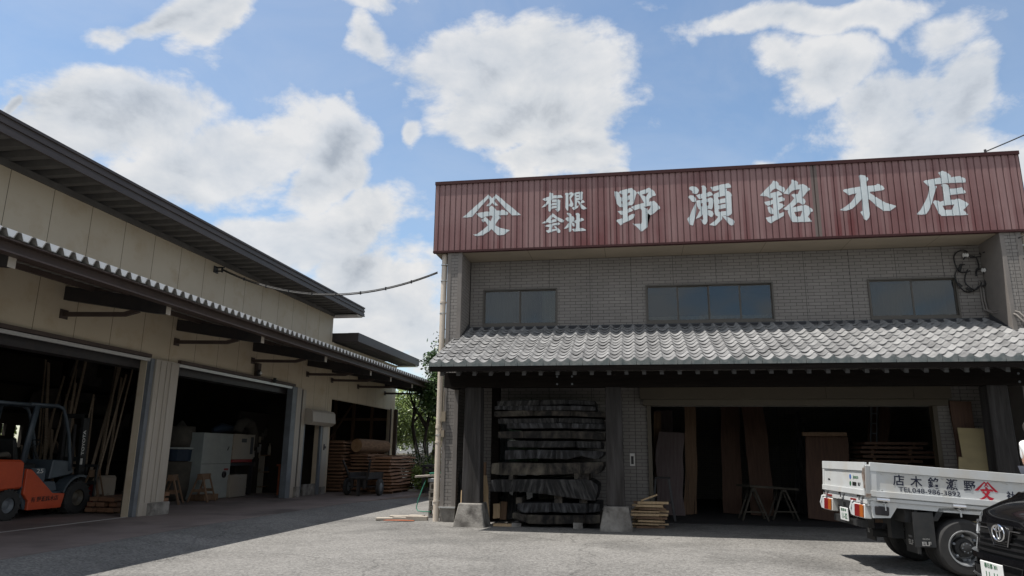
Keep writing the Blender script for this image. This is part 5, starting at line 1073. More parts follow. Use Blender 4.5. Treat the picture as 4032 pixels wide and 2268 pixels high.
fin(q,'carriage','chassis',fk)
q=MB()
for y in (.10,.86): q.prism([(2.47,.62),(2.51,.62),(2.52,.08),(3.55,.045),(3.55,.03),(2.47,.03)],'y',y,y+.13)
fin(q,'fork','redlens',fk)
q=MB(); q.box(2.14,.26,1.08,2.2,.275,1.22); fin(q,'tag','white',fk)
text('有 野瀬銘木店',.118,frame((.95,-.0125,.375),(1,0,.01),(0,0,1)),'black','lettering',fk,bold=.0015)
q=MB(); q.box(-.30,.35,1.225,.1,.9,1.245); q.beam((-.2,.4,1.27),(.0,.7,1.36),.3,.01); q.tube([(-.35,.3,1.25),(.0,.25,1.29),(.2,.4,1.25)],.05,8); fin(q,'folded_sheet','canvas',label='folded grey sheet lying on the orange counterweight',cat='cloth')
o=bpy.data.objects[C.objects[-1].name]; o.location=(-12.6,0,0)
o.matrix_world=Matrix.Translation((-12.6,13.05,.058))@Matrix.Rotation(R(90),4,'Z')@Matrix.Translation(o.location-Vector((-12.6,0,0)))@Matrix.Translation((-.05,.5,1.225))
# ================================================================== TRUCK (local: x from tail to cab, y away from viewer, z up)
tk=thing('flatbed_truck','white flatbed truck with lettering on its dropped side panel','truck',(3.08,10.6,0),R(3),world=False)
TL=Matrix.Translation((-.085,0,0))@Matrix.Rotation(.069,4,'Y')   # load bed sits slightly tail-high
def bed(mb,name,m,par=None,**k): 
    mb.xf(TL); return fin(mb,name,m,par or tk,**k)
BLn,BW=3.7,1.88
q=MB(); q.box(.0,.0,.955,BLn,BW,1.0); q.box(0.0,-.02,.945,BLn,.0,.985); bed(q,'bed_floor','twhite')
def panel(along,length,z0,z1,name):
    """framed drop-side: stiles, rails, two pressed ribs"""
    q=MB(); T=.028
    def bx(a0,a1,za,zb,d0,d1):
        if along=='x': q.box(a0,-d1,za,a1,-d0,zb)
        else: q.box(-d1,a0,za,-d0,a1,zb)
    bx(0.03,length,z0,z1,-.01,.012)
    bx(0.03,length,z1-.115,z1,.0121,T); bx(0.03,length,z0,z0+.075,.0121,T+.004)
    bx(.03,.115,z0+.076,z1-.116,.0121,T-.004); bx(length-.08,length,z0+.051,z1-.116,.0121,T-.004)
    bx(.116,length-.081,z1-.135,z1-.122,.0121,.018); bx(.116,length-.081,z0+.062,z0+.075,.0121,.02)
    return q
sp_=bed(panel('x',BLn,1.0,1.445,'side'),'side_panel','twhite',bevel=.003)
tg=bed(panel('y',BW,1.0,1.44,'tail'),'tailgate','twhite',bevel=.003)
q=MB(); q.box(0,BW,1.0,BLn,BW+.03,1.44); bed(q,'side_panel','twhite',bevel=.004)
q=MB(); q.box(BLn,0,1.0,BLn+.04,BW,1.75); bed(q,'headboard','twhite')
MT['rustmetal']=mat('rusty_hinge',(.16,.10,.07),.7,(.3,.27,.24),8)
q=MB(); q.box(-.03,-.03,1.0,.028,.028,1.40); bed(q,'corner_post','alu',bevel=.004)
q=MB(); q.box(-.045,-.015,1.10,-.03,.02,1.37); q.tube([(-.045,.0,1.36),(-.05,.015,1.28),(-.042,.0,1.18)],.014,6); q.box(-.03,-.045,.98,.03,-.03,1.03); bed(q,'corner_latch','rustmetal')
for x in (.10,1.05,1.75,2.6,3.3):
    q=MB(); q.tube([(x,-.035,.965),(x+.16,-.035,.965)],.028,10); q.box(x+.02,-.04,.93,x+.14,-.02,.97); bed(q,'hinge','chrome',smooth=False)
for x in (.18,1.12,1.9):
    q=MB(); q.tube([(x,-.01,.93),(x+.03,-.03,.91),(x+.035,-.03,.83)],.011,6); bed(q,'rope_hook','twhite')
for y in (.18,.95,1.70):
    q=MB(); q.tube([(-.04,y-.05,.985),(-.04,y+.05,.985)],.024,8); q.box(-.05,y-.02,.93,-.02,y+.02,1.0); bed(q,'tail_hinge','chrome')
for x in (.18,.95,1.75,2.6):
    for z in (1.305,1.09): q=MB(); q.lathe([(.010,0),(.010,-.006),(0,-.008)],(x,-.013,z),'y',8); bed(q,'rivet','alu')
# tail beam with reflectors, lamps and plate
q=MB(); q.box(-.012,.0,.895,.03,BW,.953); bed(q,'tail_beam','twhite')
for y in (.40,1.45): q=MB(); q.box(-.02,y,.915,-.0125,y+.22,.94); bed(q,'reflector','redlens')
q=MB(); q.box(.0,.0,.875,BLn,.05,.943); bed(q,'side_rail','twhite')
for (y0,sgn) in ((.10,1),(1.46,-1)):
    q=MB(); q.box(-.02,y0-.02,.70,.08,y0+.42,.885); f=bed(q,'lamp_housing','twhite',bevel=.01)
    q=MB(); q.box(-.045,y0+.28,.715,-.021,y0+.39,.875); bed(q,'lens','clear',f)
    q=MB(); q.box(-.05,y0+.10,.71,-.021,y0+.275,.875); bed(q,'lens','redlens',f,bevel=.006)
    q=MB(); q.box(-.045,y0-.01,.71,-.021,y0+.095,.875); bed(q,'lens','amber',f,bevel=.006)
    q=MB(); q.tube([(-.03,y0+.43,.72),(-.05,y0+.44,.80),(-.03,y0+.43,.90),(.02,y0+.42,.92)],.014,6); bed(q,'lamp_guard','twhite',f)
q=MB(); q.prism([(.03,.94),(.40,.94),(.28,.74),(.06,.72)],'y',-.012,.012); bed(q,'corner_bracket','twhite')
q=MB(); q.box(.08,-.035,.765,.26,-.0125,.88); bed(q,'side_lamp','darksteel',bevel=.012)
q=MB(); q.box(-.07,.70,.61,-.055,1.03,.79); pl_=fin(q,'number_plate','plate',tk,bevel=.004)
text('春日部 400',.046,frame((-.0715,.865,.755),(0,-1,0),(0,0,1)),'green','plate_lettering',pl_)
text('11-32',.105,frame((-.0715,.845,.67),(0,-1,0),(0,0,1)),'green','plate_lettering',pl_,bold=.002)
q=MB(); q.box(-.05,.6,.80,.0,1.15,.90); q.box(-.05,.8,.79,-.01,.92,.87); fin(q,'plate_bracket','chassis',tk)
q=MB(); q.box(.06,.52,.66,6.0,.60,.90); q.box(.06,1.28,.66,6.0,1.36,.90)
for x in (.1,.9,1.9,2.8): q.box(x,.1,.86,x+.06,1.8,.91)
q.box(.0,.35,.56,.08,1.55,.66); q.box(.0,.5,.6,.06,.56,.9)
fin(q,'chassis_frame','chassis',tk)
q=MB(); q.box(.46,.08,.66,.56,.54,.93); q.box(.40,.42,.42,.56,.56,.9); q.tube([(.3,.9,.45),(1.14,.9,.40),(2.5,.9,.5)],.06,10); q.lathe([(.17,-.12),(.19,0),(.17,.12)],(1.14,.94,.38),'y',16); q.box(.7,.2,.36,1.6,.3,.46); q.tube([(1.14,.2,.37),(1.14,1.7,.37)],.07,10); q.box(.62,1.0,.55,.95,1.3,.86); fin(q,'axle','chassis',tk)
for y in (.02,1.50):
    q=MB(); q.box(.56,y,.27,.575,y+.36,.84); f=fin(q,'mudflap','chassis',tk)
    if y<1:
        q=MB(); q.box(.575,y+.0,.27,.60,y+.02,.84); fin(q,'flap_edge','chassis',tk)
        text('ELF',.085,frame((.553,.20,.40),(0,-1,0),(0,0,1)),'alu','lettering',f,sx=1.2,bold=.002); text('ISUZU',.035,frame((.553,.20,.475),(0,-1,0),(0,0,1)),'alu','lettering',f,sx=1.2)
    else: text('ELF',.085,frame((.553,1.7,.40),(0,-1,0),(0,0,1)),'alu','lettering',f,sx=1.2,bold=.002)
q=MB(); q.box(.52,-.015,.36,.78,-.0,.80); f=fin(q,'side_flap','chassis',tk); text('ELF',.07,frame((.66,-.017,.40),(1,0,0),(0,0,1)),'alu','lettering',f,sx=1.15,bold=.002); text('ISUZU',.028,frame((.66,-.017,.46),(1,0,0),(0,0,1)),'alu','lettering',f,sx=1.15)
# wheel arch guard
q=MB(); q.prism([(.62,.72),(.80,.74),(.87,.86),(1.55,.86),(1.66,.72),(1.60,.70),(1.50,.82),(.93,.82),(.84,.69),(.66,.68)],'y',.0,.42); fin(q,'fender','chassis',tk,bevel=.004)
def twheel(x,y,dual=True,face=-1):
    r=.36; q=MB(); w=.21
    for k in range(2 if dual else 1):
        yy=y+k*.25*(-face)
        q.lathe([(r*.62,-w/2),(r*.72,-w*.5),(r*.90,-w*.5),(r*.965,-w*.42),(r,-w*.30),(r,-w*.10),(r*.985,-w*.08),(r*.985,-w*.04),(r,-w*.02),(r,w*.30),(r*.9,w/2),(r*.62,w/2)],(x,yy,r),'y',48,cap=False)
    f=fin(q,'wheel','tyre',tk); smooth_angle(f,.5)
    q=MB(); d=face
    q.lathe([(r*.635,d*w*.46),(r*.62,d*w*.52),(r*.575,d*w*.50),(r*.54,d*w*.35),(r*.52,d*w*.05),(r*.47,-d*w*.10),(r*.36,-d*w*.16),(r*.20,-d*w*.18),(0,-d*w*.18)],(x,y,r),'y',40,cap=False); g_=fin(q,'rim','rim',f); smooth_angle(g_,.7)
    q=MB()
    for i in range(6):
        a=R(60*i+10); c=Vector((x+r*.47*math.cos(a),y,r+r*.47*math.sin(a)))
        n=len(q.v); pts=[c+Vector((.032*math.cos(t)*-math.sin(a)*1.5+.022*math.sin(t)*math.cos(a),d*w*.02+.0,.032*math.cos(t)*math.cos(a)*1.5+.022*math.sin(t)*math.sin(a))) for t in [j*math.pi/5 for j in range(10)]]
        q.v+=pts; q.f.append(tuple(range(n,n+10)))
    fin(q,'rim_hole','chassis',f,norm=False)
    q=MB(); q.lathe([(r*.345,-d*w*.14),(r*.33,d*w*.22),(r*.20,d*w*.26),(r*.19,d*w*.55),(r*.12,d*w*.6),(0,d*w*.6)],(x,y,r),'y',28); h=fin(q,'hub','chassis',f); smooth_angle(h,.6)
    q=MB()
    for i in range(6): a=R(60*i+40); q.lathe([(.017,d*w*.2),(.017,d*w*.42),(.0,d*w*.45)],(x+r*.42*math.cos(a),y,r+r*.42*math.sin(a)),'y',8)
    for i in range(8): a=R(45*i); q.lathe([(.008,d*w*.4),(.008,d*w*.6),(.0,d*w*.61)],(x+r*.155*math.cos(a),y,r+r*.155*math.sin(a)),'y',6)
    fin(q,'wheel_nuts','greysteel',f)
twheel(1.15,.09,True,-1); twheel(1.15,BW-.09,True,1); twheel(4.6,.12,False,-1); twheel(4.6,BW-.12,False,1)
# cab
q=MB(); q.prism([(3.85,.62),(3.85,2.05),(4.1,2.12),(5.2,2.08),(5.55,1.45),(5.6,.45),(5.1,.42),(5.02,.62),(4.85,.80),(4.35,.80),(4.2,.62)],'y',.04,BW-.04); f=fin(q,'cab','twhite',tk,bevel=.03)
q=MB(); q.prism([(4.25,1.35),(4.25,1.95),(5.1,1.93),(5.38,1.42)],'y',.035,.05); fin(q,'cab_window','vangloss',f)
q=MB(); q.prism([(5.58,1.45),(5.24,2.02),(5.25,2.02),(5.59,1.46)],'y',.15,BW-.15); fin(q,'windscreen','vangloss',f)
# lettering on the side panel, reusing the sign's glyph outlines
def glyph(key,cx,cz_,h,m,name,w=None,sub=None,mirror=False,yy=-.0145,mb=None,aspect=1.0,par=None):
    polys=GL[key] if sub is None else [GL[key][i] for i in sub]
    xs=[r[i] for p in polys for r in p for i in range(0,len(r),2)]; zs=[r[i] for p in polys for r in p for i in range(1,len(r),2)]
    x0,x1,z0,z1=min(xs),max(xs),min(zs),max(zs); k=h/(z1-z0); q=mb or MB()
    for ring in polys:
        for t in tris(ring):
            n=len(q.v); q.v+=[Vector((cx+(p.x*1000-(x0+x1)/2)*k*aspect,yy,cz_+(p.y*1000-(z0+z1)/2)*k)) for p in t]; q.f.append((n,n+1,n+2))
    q.xf(TL); o=fin(q,name,m,par or sp_,norm=False)
    bm=bmesh.new(); bm.from_mesh(o.data)
    for f in bm.faces:
        if f.normal.y>0: f.normal_flip()
    bm.to_mesh(o.data); bm.free(); return o
ORI[sp_.name]=Vector((0,0,0))
def tl(x,z): return TL@frame((x,-.0145,z),(1,0,0),(0,0,1))
for ch,x in (('店',.40),('木',.62),('銘',.84),('瀬',1.065),('野',1.285)): text(ch,.150,tl(x,1.228),'navy','lettering',sp_,bold=.0022)
glyph('emblem',1.49,1.195,.235,'redink','emblem',aspect=.92)
text('TEL048-986-3892',.088,tl(.78,1.118),'navy','lettering',sp_,sx=1.22)
for ch,x in (('社',1.79),('会',1.91),('限',2.03),('有',2.15)): text(ch,.11,tl(x,1.15),'navy','lettering',sp_,bold=.002)
def tt(y,z): return TL@frame((-.0145,y,z),(0,-1,0),(0,0,1))
ORI[tg.name]=Vector((0,0,0))
q=MB(); q.lathe([(.035,-.0005),(.035,.0)],(-.0145,.62,1.235),'x',16); bed(q,'sticker','blueink',tg); 
q=MB(); q.lathe([(.033,-.0005),(.033,.0)],(-.0145,.62,1.14),'x',16); bed(q,'sticker','green',tg)
text('Jaoscco',.07,tt(.40,1.235),'green','sticker',tg); text('ELF',.055,tt(.27,1.14),'black','sticker',tg,sx=1.2,bold=.002)
q=MB(); q.box(-.0155,.375,1.115,-.0145,.535,1.165); bed(q,'sticker','black',tg)
text('2000kg',.04,tt(1.58,1.165),'black','lettering',tg)
# ================================================================== PERSON kneeling on the truck bed at the frame edge
def skin(name,verts,edges,rad,m,par=None,sub=2,root=0,**k):
    me=bpy.data.meshes.new(name); me.from_pydata([Vector(v) for v in verts],edges,[]); o=bpy.data.objects.new(name,me); C.objects.link(o)
    sk=o.modifiers.new('s','SKIN'); sk.use_smooth_shade=True
    for i,r in enumerate(rad): me.skin_vertices[0].data[i].radius=(r,r) if not isinstance(r,tuple) else r
    for i in range(len(verts)): me.skin_vertices[0].data[i].use_root=(i==root)
    ss=o.modifiers.new('u','SUBSURF'); ss.levels=sub; ss.render_levels=sub
    dg=bpy.context.evaluated_depsgraph_get(); m2=bpy.data.meshes.new_from_object(o.evaluated_get(dg)); bpy.data.objects.remove(o)
    m2.materials.clear(); m2.materials.append(MT[m]); m2.name=name
    for p in m2.polygons: p.use_smooth=True
    o=bpy.data.objects.new(name,m2); C.objects.link(o)
    if par: o.parent=par
    props(o,**k); return o
hp=ony(4055,1690,11.55)
pz=hp.z
pe=thing('person','person in white shirt kneeling on the truck bed at the frame edge','person',(hp.x,hp.y,pz-1.05),R(8),world=False)
# local: facing +x, z=0 at the bed floor, head centre at 1.05
V=[(0,0,.50),(0,0,.68),(.02,0,.84),(.02,0,.90),(.03,0,.955),(.035,0,1.01),(.045,0,1.08),(.05,0,1.13)]
Rd=[.13,.12,.14,.085,.055,.075,.092,.06]
E_=[(i,i+1) for i in range(7)]
def limb(start,pts,rd):
    p=start
    for v,r in zip(pts,rd): V.append(v); Rd.append(r); E_.append((p,len(V)-1)); p=len(V)-1
    return p
for s in (-1,1):
    limb(0,[(.02,s*.10,.44),(.12,s*.13,.08),(-.05,s*.13,.065),(-.34,s*.12,.05),(-.44,s*.12,.04)],[.09,.065,.055,.045,.03])
    h=limb(2,[(.0,s*.17,.84),(.0,s*.20,.60),(.06,s*.19,.38),(.08,s*.185,.32)],[.055,.045,.034,.028])
    for f in range(4): limb(h,[(.08+.02*(f-1.5),s*.185,.28),(.085+.022*(f-1.5),s*.18,.245-.004*(1.5-abs(f-1.5))),(.085+.022*(f-1.5),s*.17,.22)],[.009,.008,.007])
    limb(h,[(.12,s*.17,.30),(.135,s*.16,.27)],[.010,.008])
skin('body',V,E_,Rd,'skin',pe,sub=1)
skin('shirt',[(0,0,.52),(0,0,.68),(.01,0,.83),(.02,0,.885),(0,.17,.84),(.01,.205,.60),(0,-.17,.84),(.01,-.205,.60)],[(0,1),(1,2),(2,3),(2,4),(4,5),(2,6),(6,7)],[.13,.12,.125,.075,.07,.062,.07,.062],'shirt',pe)
skin('trousers',[(0,0,.48),(.02,.10,.42),(.13,.13,.085),(-.05,.13,.07),(-.34,.12,.06),(.02,-.10,.42),(.13,-.13,.085),(-.05,-.13,.07),(-.34,-.12,.06)],[(0,1),(1,2),(2,3),(3,4),(0,5),(5,6),(6,7),(7,8)],[.145,.10,.075,.066,.055,.10,.075,.066,.055],'trousers',pe)
q=MB(); n=14
hv=[]; 
for i in range(9):
    th=math.pi*.62*i/8
    for j in range(20):
        ph=2*math.pi*j/20; front=max(0,math.cos(ph)); t2=th*(1-.42*front)
        rr_=.108*(1+.04*math.sin(j*2.7+i)); hv.append(Vector((.035+rr_*math.sin(t2)*math.cos(ph)*1.02-.012,rr_*math.sin(t2)*math.sin(ph)*.86,1.07+rr_*1.08*math.cos(t2))))
q.v=hv; q.f=[(i*20+j,i*20+(j+1)%20,(i+1)*20+(j+1)%20,(i+1)*20+j) for i in range(8) for j in range(20)]; fin(q,'hair','hair',pe,smooth=True,norm=True)
q=MB(); q.tube([(.122,0,1.07),(.148,0,1.035),(.13,0,1.025)],[.010,.014,.008],8); fin(q,'nose','skin',pe,smooth=True)
q=MB()
for s in (-1,1): q.lathe([(0,-.002),(.012,0),(.0,.008)],(.122,s*.034,1.065),'x',10)
fin(q,'eyes','black',pe)
q=MB(); q.box(.122,-.024,.992,.134,.024,.999); fin(q,'mouth','redink',pe)
for s in (-1,1): q=MB(); q.tube([(.03,s*.085,1.085),(.018,s*.098,1.07),(.02,s*.095,1.045),(.03,s*.086,1.03)],.011,8); fin(q,'ear','skin',pe,smooth=True)
# ================================================================== BLACK VAN (local: x forward out of the nose, y to its left)
vn=thing('black_van','glossy black minivan nose with chrome emblem beside the truck','van',(2.945,6.82,0),R(184),world=False)
HW=.86
def prof_side(j):   # side silhouette (x back from nose, z)
    return [(-.10,.20),(-.02,.24),(.0,.34),(.0,.56),(-.02,.66),(-.05,.80),(-.075,.90),(-.09,1.0),(-.12,1.06),(-.30,1.14),(-.60,1.20),(-.98,1.23),(-1.30,1.42),(-1.62,1.72),(-1.9,1.80),(-2.8,1.84),(-3.9,1.80),(-4.35,1.70),(-4.55,1.2),(-4.6,.5),(-4.5,.25)]
vs=[];NY=25
def nose(yn): a_=abs(yn); return -.33*a_**3.2
for j in range(NY):
    yn=-1+2*j/(NY-1)
    for (x,z) in prof_side(j):
        front=max(0,1+x/1.3) if x>-1.3 else 0
        y=yn*HW*(1-.10*max(0,(z-1.0))/.8*(abs(yn)>0)); xx=x+nose(yn)*front*(1.0 if z<1.2 else .5)
        zz=z-(.05*abs(yn)**3 if .98<z<1.2 else 0)-(.06*abs(yn)**4 if z>1.6 else 0)
        vs.append(Vector((xx,y,zz)))
k=len(prof_side(0)); q=MB(); q.v=vs
q.f=[(j*k+i,j*k+i+1,(j+1)*k+i+1,(j+1)*k+i) for j in range(NY-1) for i in range(k-1)]+[tuple(range(k)),tuple(range((NY-1)*k,NY*k))[::-1]]
bd=fin(q,'body','vanblack',vn,smooth=True); smooth_angle(bd,.75)
def surf(yn,x,z,off): return Vector((x+nose(yn)+off,yn*HW,z))
def xz(z):
    P=prof_side(0)[:9]
    for a,b in zip(P,P[1:]):
        if a[1]<=z<=b[1]: return a[0]+(b[0]-a[0])*(z-a[1])/(b[1]-a[1])
    return P[-1][0]
def strip(y0,y1,z0,z1,off,m,name,par=None,n=14,zf=None,th=.012):
    q=MB()
    for i in range(n+1):
        yn=y0+(y1-y0)*i/n; a_=z0 if zf is None else zf(yn)[0]; b_=z1 if zf is None else zf(yn)[1]
        for (z,o) in ((a_,off),(b_,off),(b_,off-th-.03),(a_,off-th-.03)): q.v.append(surf(yn,xz(z),z,o))
    q.f=[(4*i+c,4*i+(c+1)%4,4*i+4+(c+1)%4,4*i+4+c) for i in range(n) for c in range(4)]+[(0,1,2,3),(4*n+3,4*n+2,4*n+1,4*n)]
    return fin(q,name,m,par or vn)
MT['vantrim']=mat('dark_chrome_trim',(.30,.30,.31),.2,metal=1)
MT['vantex']=mat('matt_black_plastic',(.01,.01,.01),.7,spec=.2); strip(-.50,.50,.70,.95,.008,'vantex','grille')
for z in (.73,.775,.82,.865): strip(-.48,.48,z,z+.012,.022,'vangloss','grille_bar')
strip(-.94,-.12,.945,.957,.03,'vantrim','chrome_strip'); strip(.12,.94,.945,.957,.03,'vantrim','chrome_strip')

for s in (-1,1):
    f=strip(.56*s,.985*s,.85,.94,.02,'clear','headlight'); strip(.60*s,.78*s,.865,.925,.026,'chrome','reflector',f); strip(.80*s,.93*s,.865,.925,.026,'clear','lens',f)
    strip(.72*s,.98*s,.62,.80,.012,'clear','fog_light'); strip(.70*s,.975*s,.40,.60,.016,'vangloss','intake')
    for z in (.44,.50,.56): strip(.66*s,.97*s,z,z+.01,.03,'vantrim','intake_bar')
strip(-.9,.9,.665,.71,.045,'vanblack','bumper_lip'); strip(-.62,.62,.26,.60,.012,'vantex','lower_intake')
for z in (.30,.37,.44,.51): strip(-.6,.6,z,z+.014,.024,'chassis','intake_bar')
# emblem: three ovals
def oval(cx,cz_,rx,rz,y_tilt=0,n=28): return [Vector((xz(.86)+.045,cx+rx*math.cos(2*math.pi*i/n),cz_+rz*math.sin(2*math.pi*i/n))) for i in range(n+1)]
q=MB(); q.tube(oval(0,.90,.088,.064),.009,6,cap=False); q.tube(oval(0,.935,.055,.022),.007,6,cap=False); q.tube(oval(0,.905,.024,.055),.007,6,cap=False); fin(q,'emblem','chrome',vn,smooth=True)
q=MB(); q.prism([(-.20,.965),(.20,.965),(.11,.81),(-.11,.81)],'x',xz(.86)+.022,xz(.86)+.03); fin(q,'emblem_plate','vangloss',vn)
q=MB(); q.tube([Vector((xz(.86)+.035,y,z)) for y,z in ((-.30,.93),(-.16,.93),(-.10,.80),(.10,.80),(.16,.93),(.30,.93))],.007,6); fin(q,'emblem_trim','vantrim',vn)
q=MB(); q.box(.062,-.165,.50,.072,.165,.665); pl2=fin(q,'number_plate','plate',vn,bevel=.004)
text('春日部 301',.042,frame((.0735,0,.632),(0,1,0),(0,0,1)),'green','plate_lettering',pl2); text('11-11',.09,frame((.0735,0,.552),(0,1,0),(0,0,1)),'green','plate_lettering',pl2)
for x,y in ((-1.0,-.78),(-1.0,.78),(-3.7,-.78),(-3.7,.78)): f=wheely(vn,x,.32,.32,.2,y,'rim')
q=MB(); q.add([(-1.05,-.70,1.20),(-1.05,.70,1.20),(-1.60,.62,1.705),(-1.60,-.62,1.705)],[(0,1,2,3)]); q.v=[p+Vector((.035,0,.02)) for p in q.v]; fin(q,'windscreen','vangloss',vn)
# bonnet shut line
q=MB(); q.tube([surf(yn,-.13,1.05-.05*abs(yn)**3,.0) for yn in [-.88+.08*i for i in range(23)]],.004,4); fin(q,'bonnet_gap','chassis',vn)
# ================================================================== BETWEEN THE BUILDINGS
# concrete blocks, board, hose, stones
def hblock(x,y,z,rot,lab):
    t_=MB(); 
    wallgrid(-.095,'y',(-.195,.195),(0,.185),[(-.155,-.065,.04,.145),(-.04,.045,.04,.145),(.07,.16,.04,.145)],.19,t_)
    t_.xf(Matrix.Translation((x,y,z))@Matrix.Rotation(rot,4,'Z')); return fin(t_,'concrete_block','block',label=lab,cat='block',group='hollow blocks stacked beside the drainpipe')
for i,nm in enumerate(('bottom','second from bottom','third from bottom','top')):
    hblock(-4.71+.02*math.sin(i*3),17.15,.03+.195*i,.08*math.sin(i*2.1),'%s of four hollow concrete blocks stacked beside the drainpipe'%nm)
q=MB(); q.box(-4.93,17.0,.812,-4.55,17.35,.90); fin(q,'tray','greysteel',label='grey tray on top of the hollow block pile',cat='tray',bevel=.01)
q=MB(); q.beam((-5.28,17.1,.93),(-4.5,17.3,.99),.4,.04); fin(q,'board','gravelstone',label='pale stone board lying across the hollow block pile',cat='board')
q=MB(); q.beam((-4.95,17.2,1.01),(-4.55,17.3,1.04),.25,.03); fin(q,'cover','hose',label='small green cover on the pale board',cat='cover')
q=MB(); q.tube([(-4.98,17.0,.85),(-5.03,16.95,.70),(-5.12,16.9,.40),(-5.16,16.9,.22),(-5.10,16.85,.16),(-4.95,16.8,.15),(-4.8,16.9,.14)],.012,8); fin(q,'garden_hose','hose',label='green hose hanging from the block pile to the ground',cat='hose',smooth=True)
for i,(x0,y0,w,l,rt_) in enumerate(((-5.75,16.55,.5,.24,.25),(-5.25,16.45,.62,.16,.0),(-5.55,16.85,.45,.22,.2),(-5.1,16.75,.35,.2,-.1),(-4.95,16.3,.5,.13,.02))):
    q=MB(); q.box(-w/2,-l/2,.003,w/2,l/2,.055+.01*i); q.xf(Matrix.Translation((x0,y0,gz(x0,y0)))@Matrix.Rotation(rt_,4,'Z')); fin(q,'paving_stone','gravelstone',label='%s of five loose pale paving stones beside the drainpipe'%['farthest left','long middle','rear','small right','front right'][i],cat='paving stone',bevel=.008)
q=MB(); q.prism([(-5.62,15.92),(-4.92,16.02),(-4.98,16.12),(-5.25,16.14),(-5.6,16.05)],'z',.004,.016); fin(q,'rusty_plate','rust',label='flat orange rusty plate lying on the asphalt near the stones',cat='plate')
ty=thing('side_table','dark weathered open table standing by the shrubs','table',(-7.0,26.2,0))
q=MB(); q.box(-7.75,25.8,.98,-6.3,26.8,1.06); fin(q,'tabletop','darkwood',ty)
for x in (-7.72,-6.42):
    for y in (25.83,26.68): q=MB(); q.box(x,y,.01,x+.10,y+.1,.98); fin(q,'leg','darkwood',ty)
q=MB(); q.box(-7.62,25.84,.10,-6.42,25.88,.26); q.box(-7.62,25.84,.84,-6.42,25.88,.94); q.box(-7.1,25.9,.26,-7.0,25.95,.84); fin(q,'rail','darkwood',ty)
# back wall, house and fence far behind
hs=thing('far_house','pale low house glimpsed behind the trees','house',(-14,62,0))
q=MB(); q.box(-26,60,0,-6,70,3.4); fin(q,'wall','whitewall',hs); q=MB(); q.prism([(-26.5,3.4),(-5.5,3.4),(-8,5.0),(-24,5.0)],'y',59.5,70.5); fin(q,'roof','soffit',hs)
for x in (-16,-12.5,-9.5): q=MB(); q.box(x,59.95,1.0,x+1.4,60.0,2.2); fin(q,'window','vangloss',hs)
fc=thing('garden_wall','pale garden wall with cap behind the trees','wall',(-14,46,0))
q=MB(); q.box(-26,46,0,-4,46.2,1.35); fin(q,'wall_face','whitewall',fc); q=MB(); q.box(-26,45.95,1.35,-4,46.25,1.42); fin(q,'coping','soff2',fc)
# ---------------------------------------------------------------- trees and shrubs
def leaves(mb,c,rad,n,size,r,asp=.5,clump=9,droop=0,bottom=-1.0):
    c=Vector(c); k=0
    while k<n:
        d=Vector((r.gauss(0,1),r.gauss(0,1),r.gauss(0,1))).normalized(); rr_=r.uniform(.35,1)**.5
        p=c+Vector((d.x*rad[0],d.y*rad[1],d.z*rad[2]))*rr_
        for _ in range(clump):
            o=p+Vector((r.gauss(0,.16),r.gauss(0,.16),r.gauss(0,.13)-droop*abs(r.gauss(0,.2))))
            a=Vector((r.gauss(0,1),r.gauss(0,1),r.gauss(0,.6)-droop)).normalized(); b=a.cross(Vector((r.gauss(0,1),r.gauss(0,1),r.gauss(0,1)))).normalized()
            s=size*r.uniform(.6,1.3); n0=len(mb.v); mb.v+=[o-a*s,o+b*s*asp+a*s*.1,o+a*s,o-b*s*asp+a*s*.1]; mb.f.append((n0,n0+1,n0+2,n0+3)); k+=1
def tree(name,label,loc,h,trunks,blobs,n,size,m,seed,asp=.5,droop=0):
    r=random.Random(seed); t=thing(name,label,'tree',loc); o=Vector(loc)
    q=MB()
    for tr_ in trunks:
        pts=[o+Vector(p) for p in tr_[0]]; q.tube(pts,tr_[1],8)
        # limbs
        for i in range(5):
            p0=pts[-2].lerp(pts[-1],r.random()); e=p0+Vector((r.uniform(-1,1),r.uniform(-.8,.8),r.uniform(.5,1.6)))*.9; q.tube([p0,p0.lerp(e,.5)+Vector((r.uniform(-.1,.1),0,.05)),e],[.05,.035,.012],5)
    fin(q,'trunk','trunk',t,smooth=True)
    q=MB()
    tot=sum(b[1][0]*b[1][1]*b[1][2] for b in blobs)
    for (c,rad) in blobs: leaves(q,o+Vector(c),rad,int(n*rad[0]*rad[1]*rad[2]/tot),size,r,asp,droop=droop)
    fin(q,'crown',m,t,norm=False); return t
rb=random.Random(6)
def blobset(cx,w,z0,z1,n,r,sz):
    return [((cx+r.uniform(-w,w),r.uniform(-w,w)*.8,r.uniform(z0,z1)),(sz*r.uniform(.6,1.2),sz*r.uniform(.6,1.2),sz*r.uniform(.5,1.0))) for _ in range(n)]
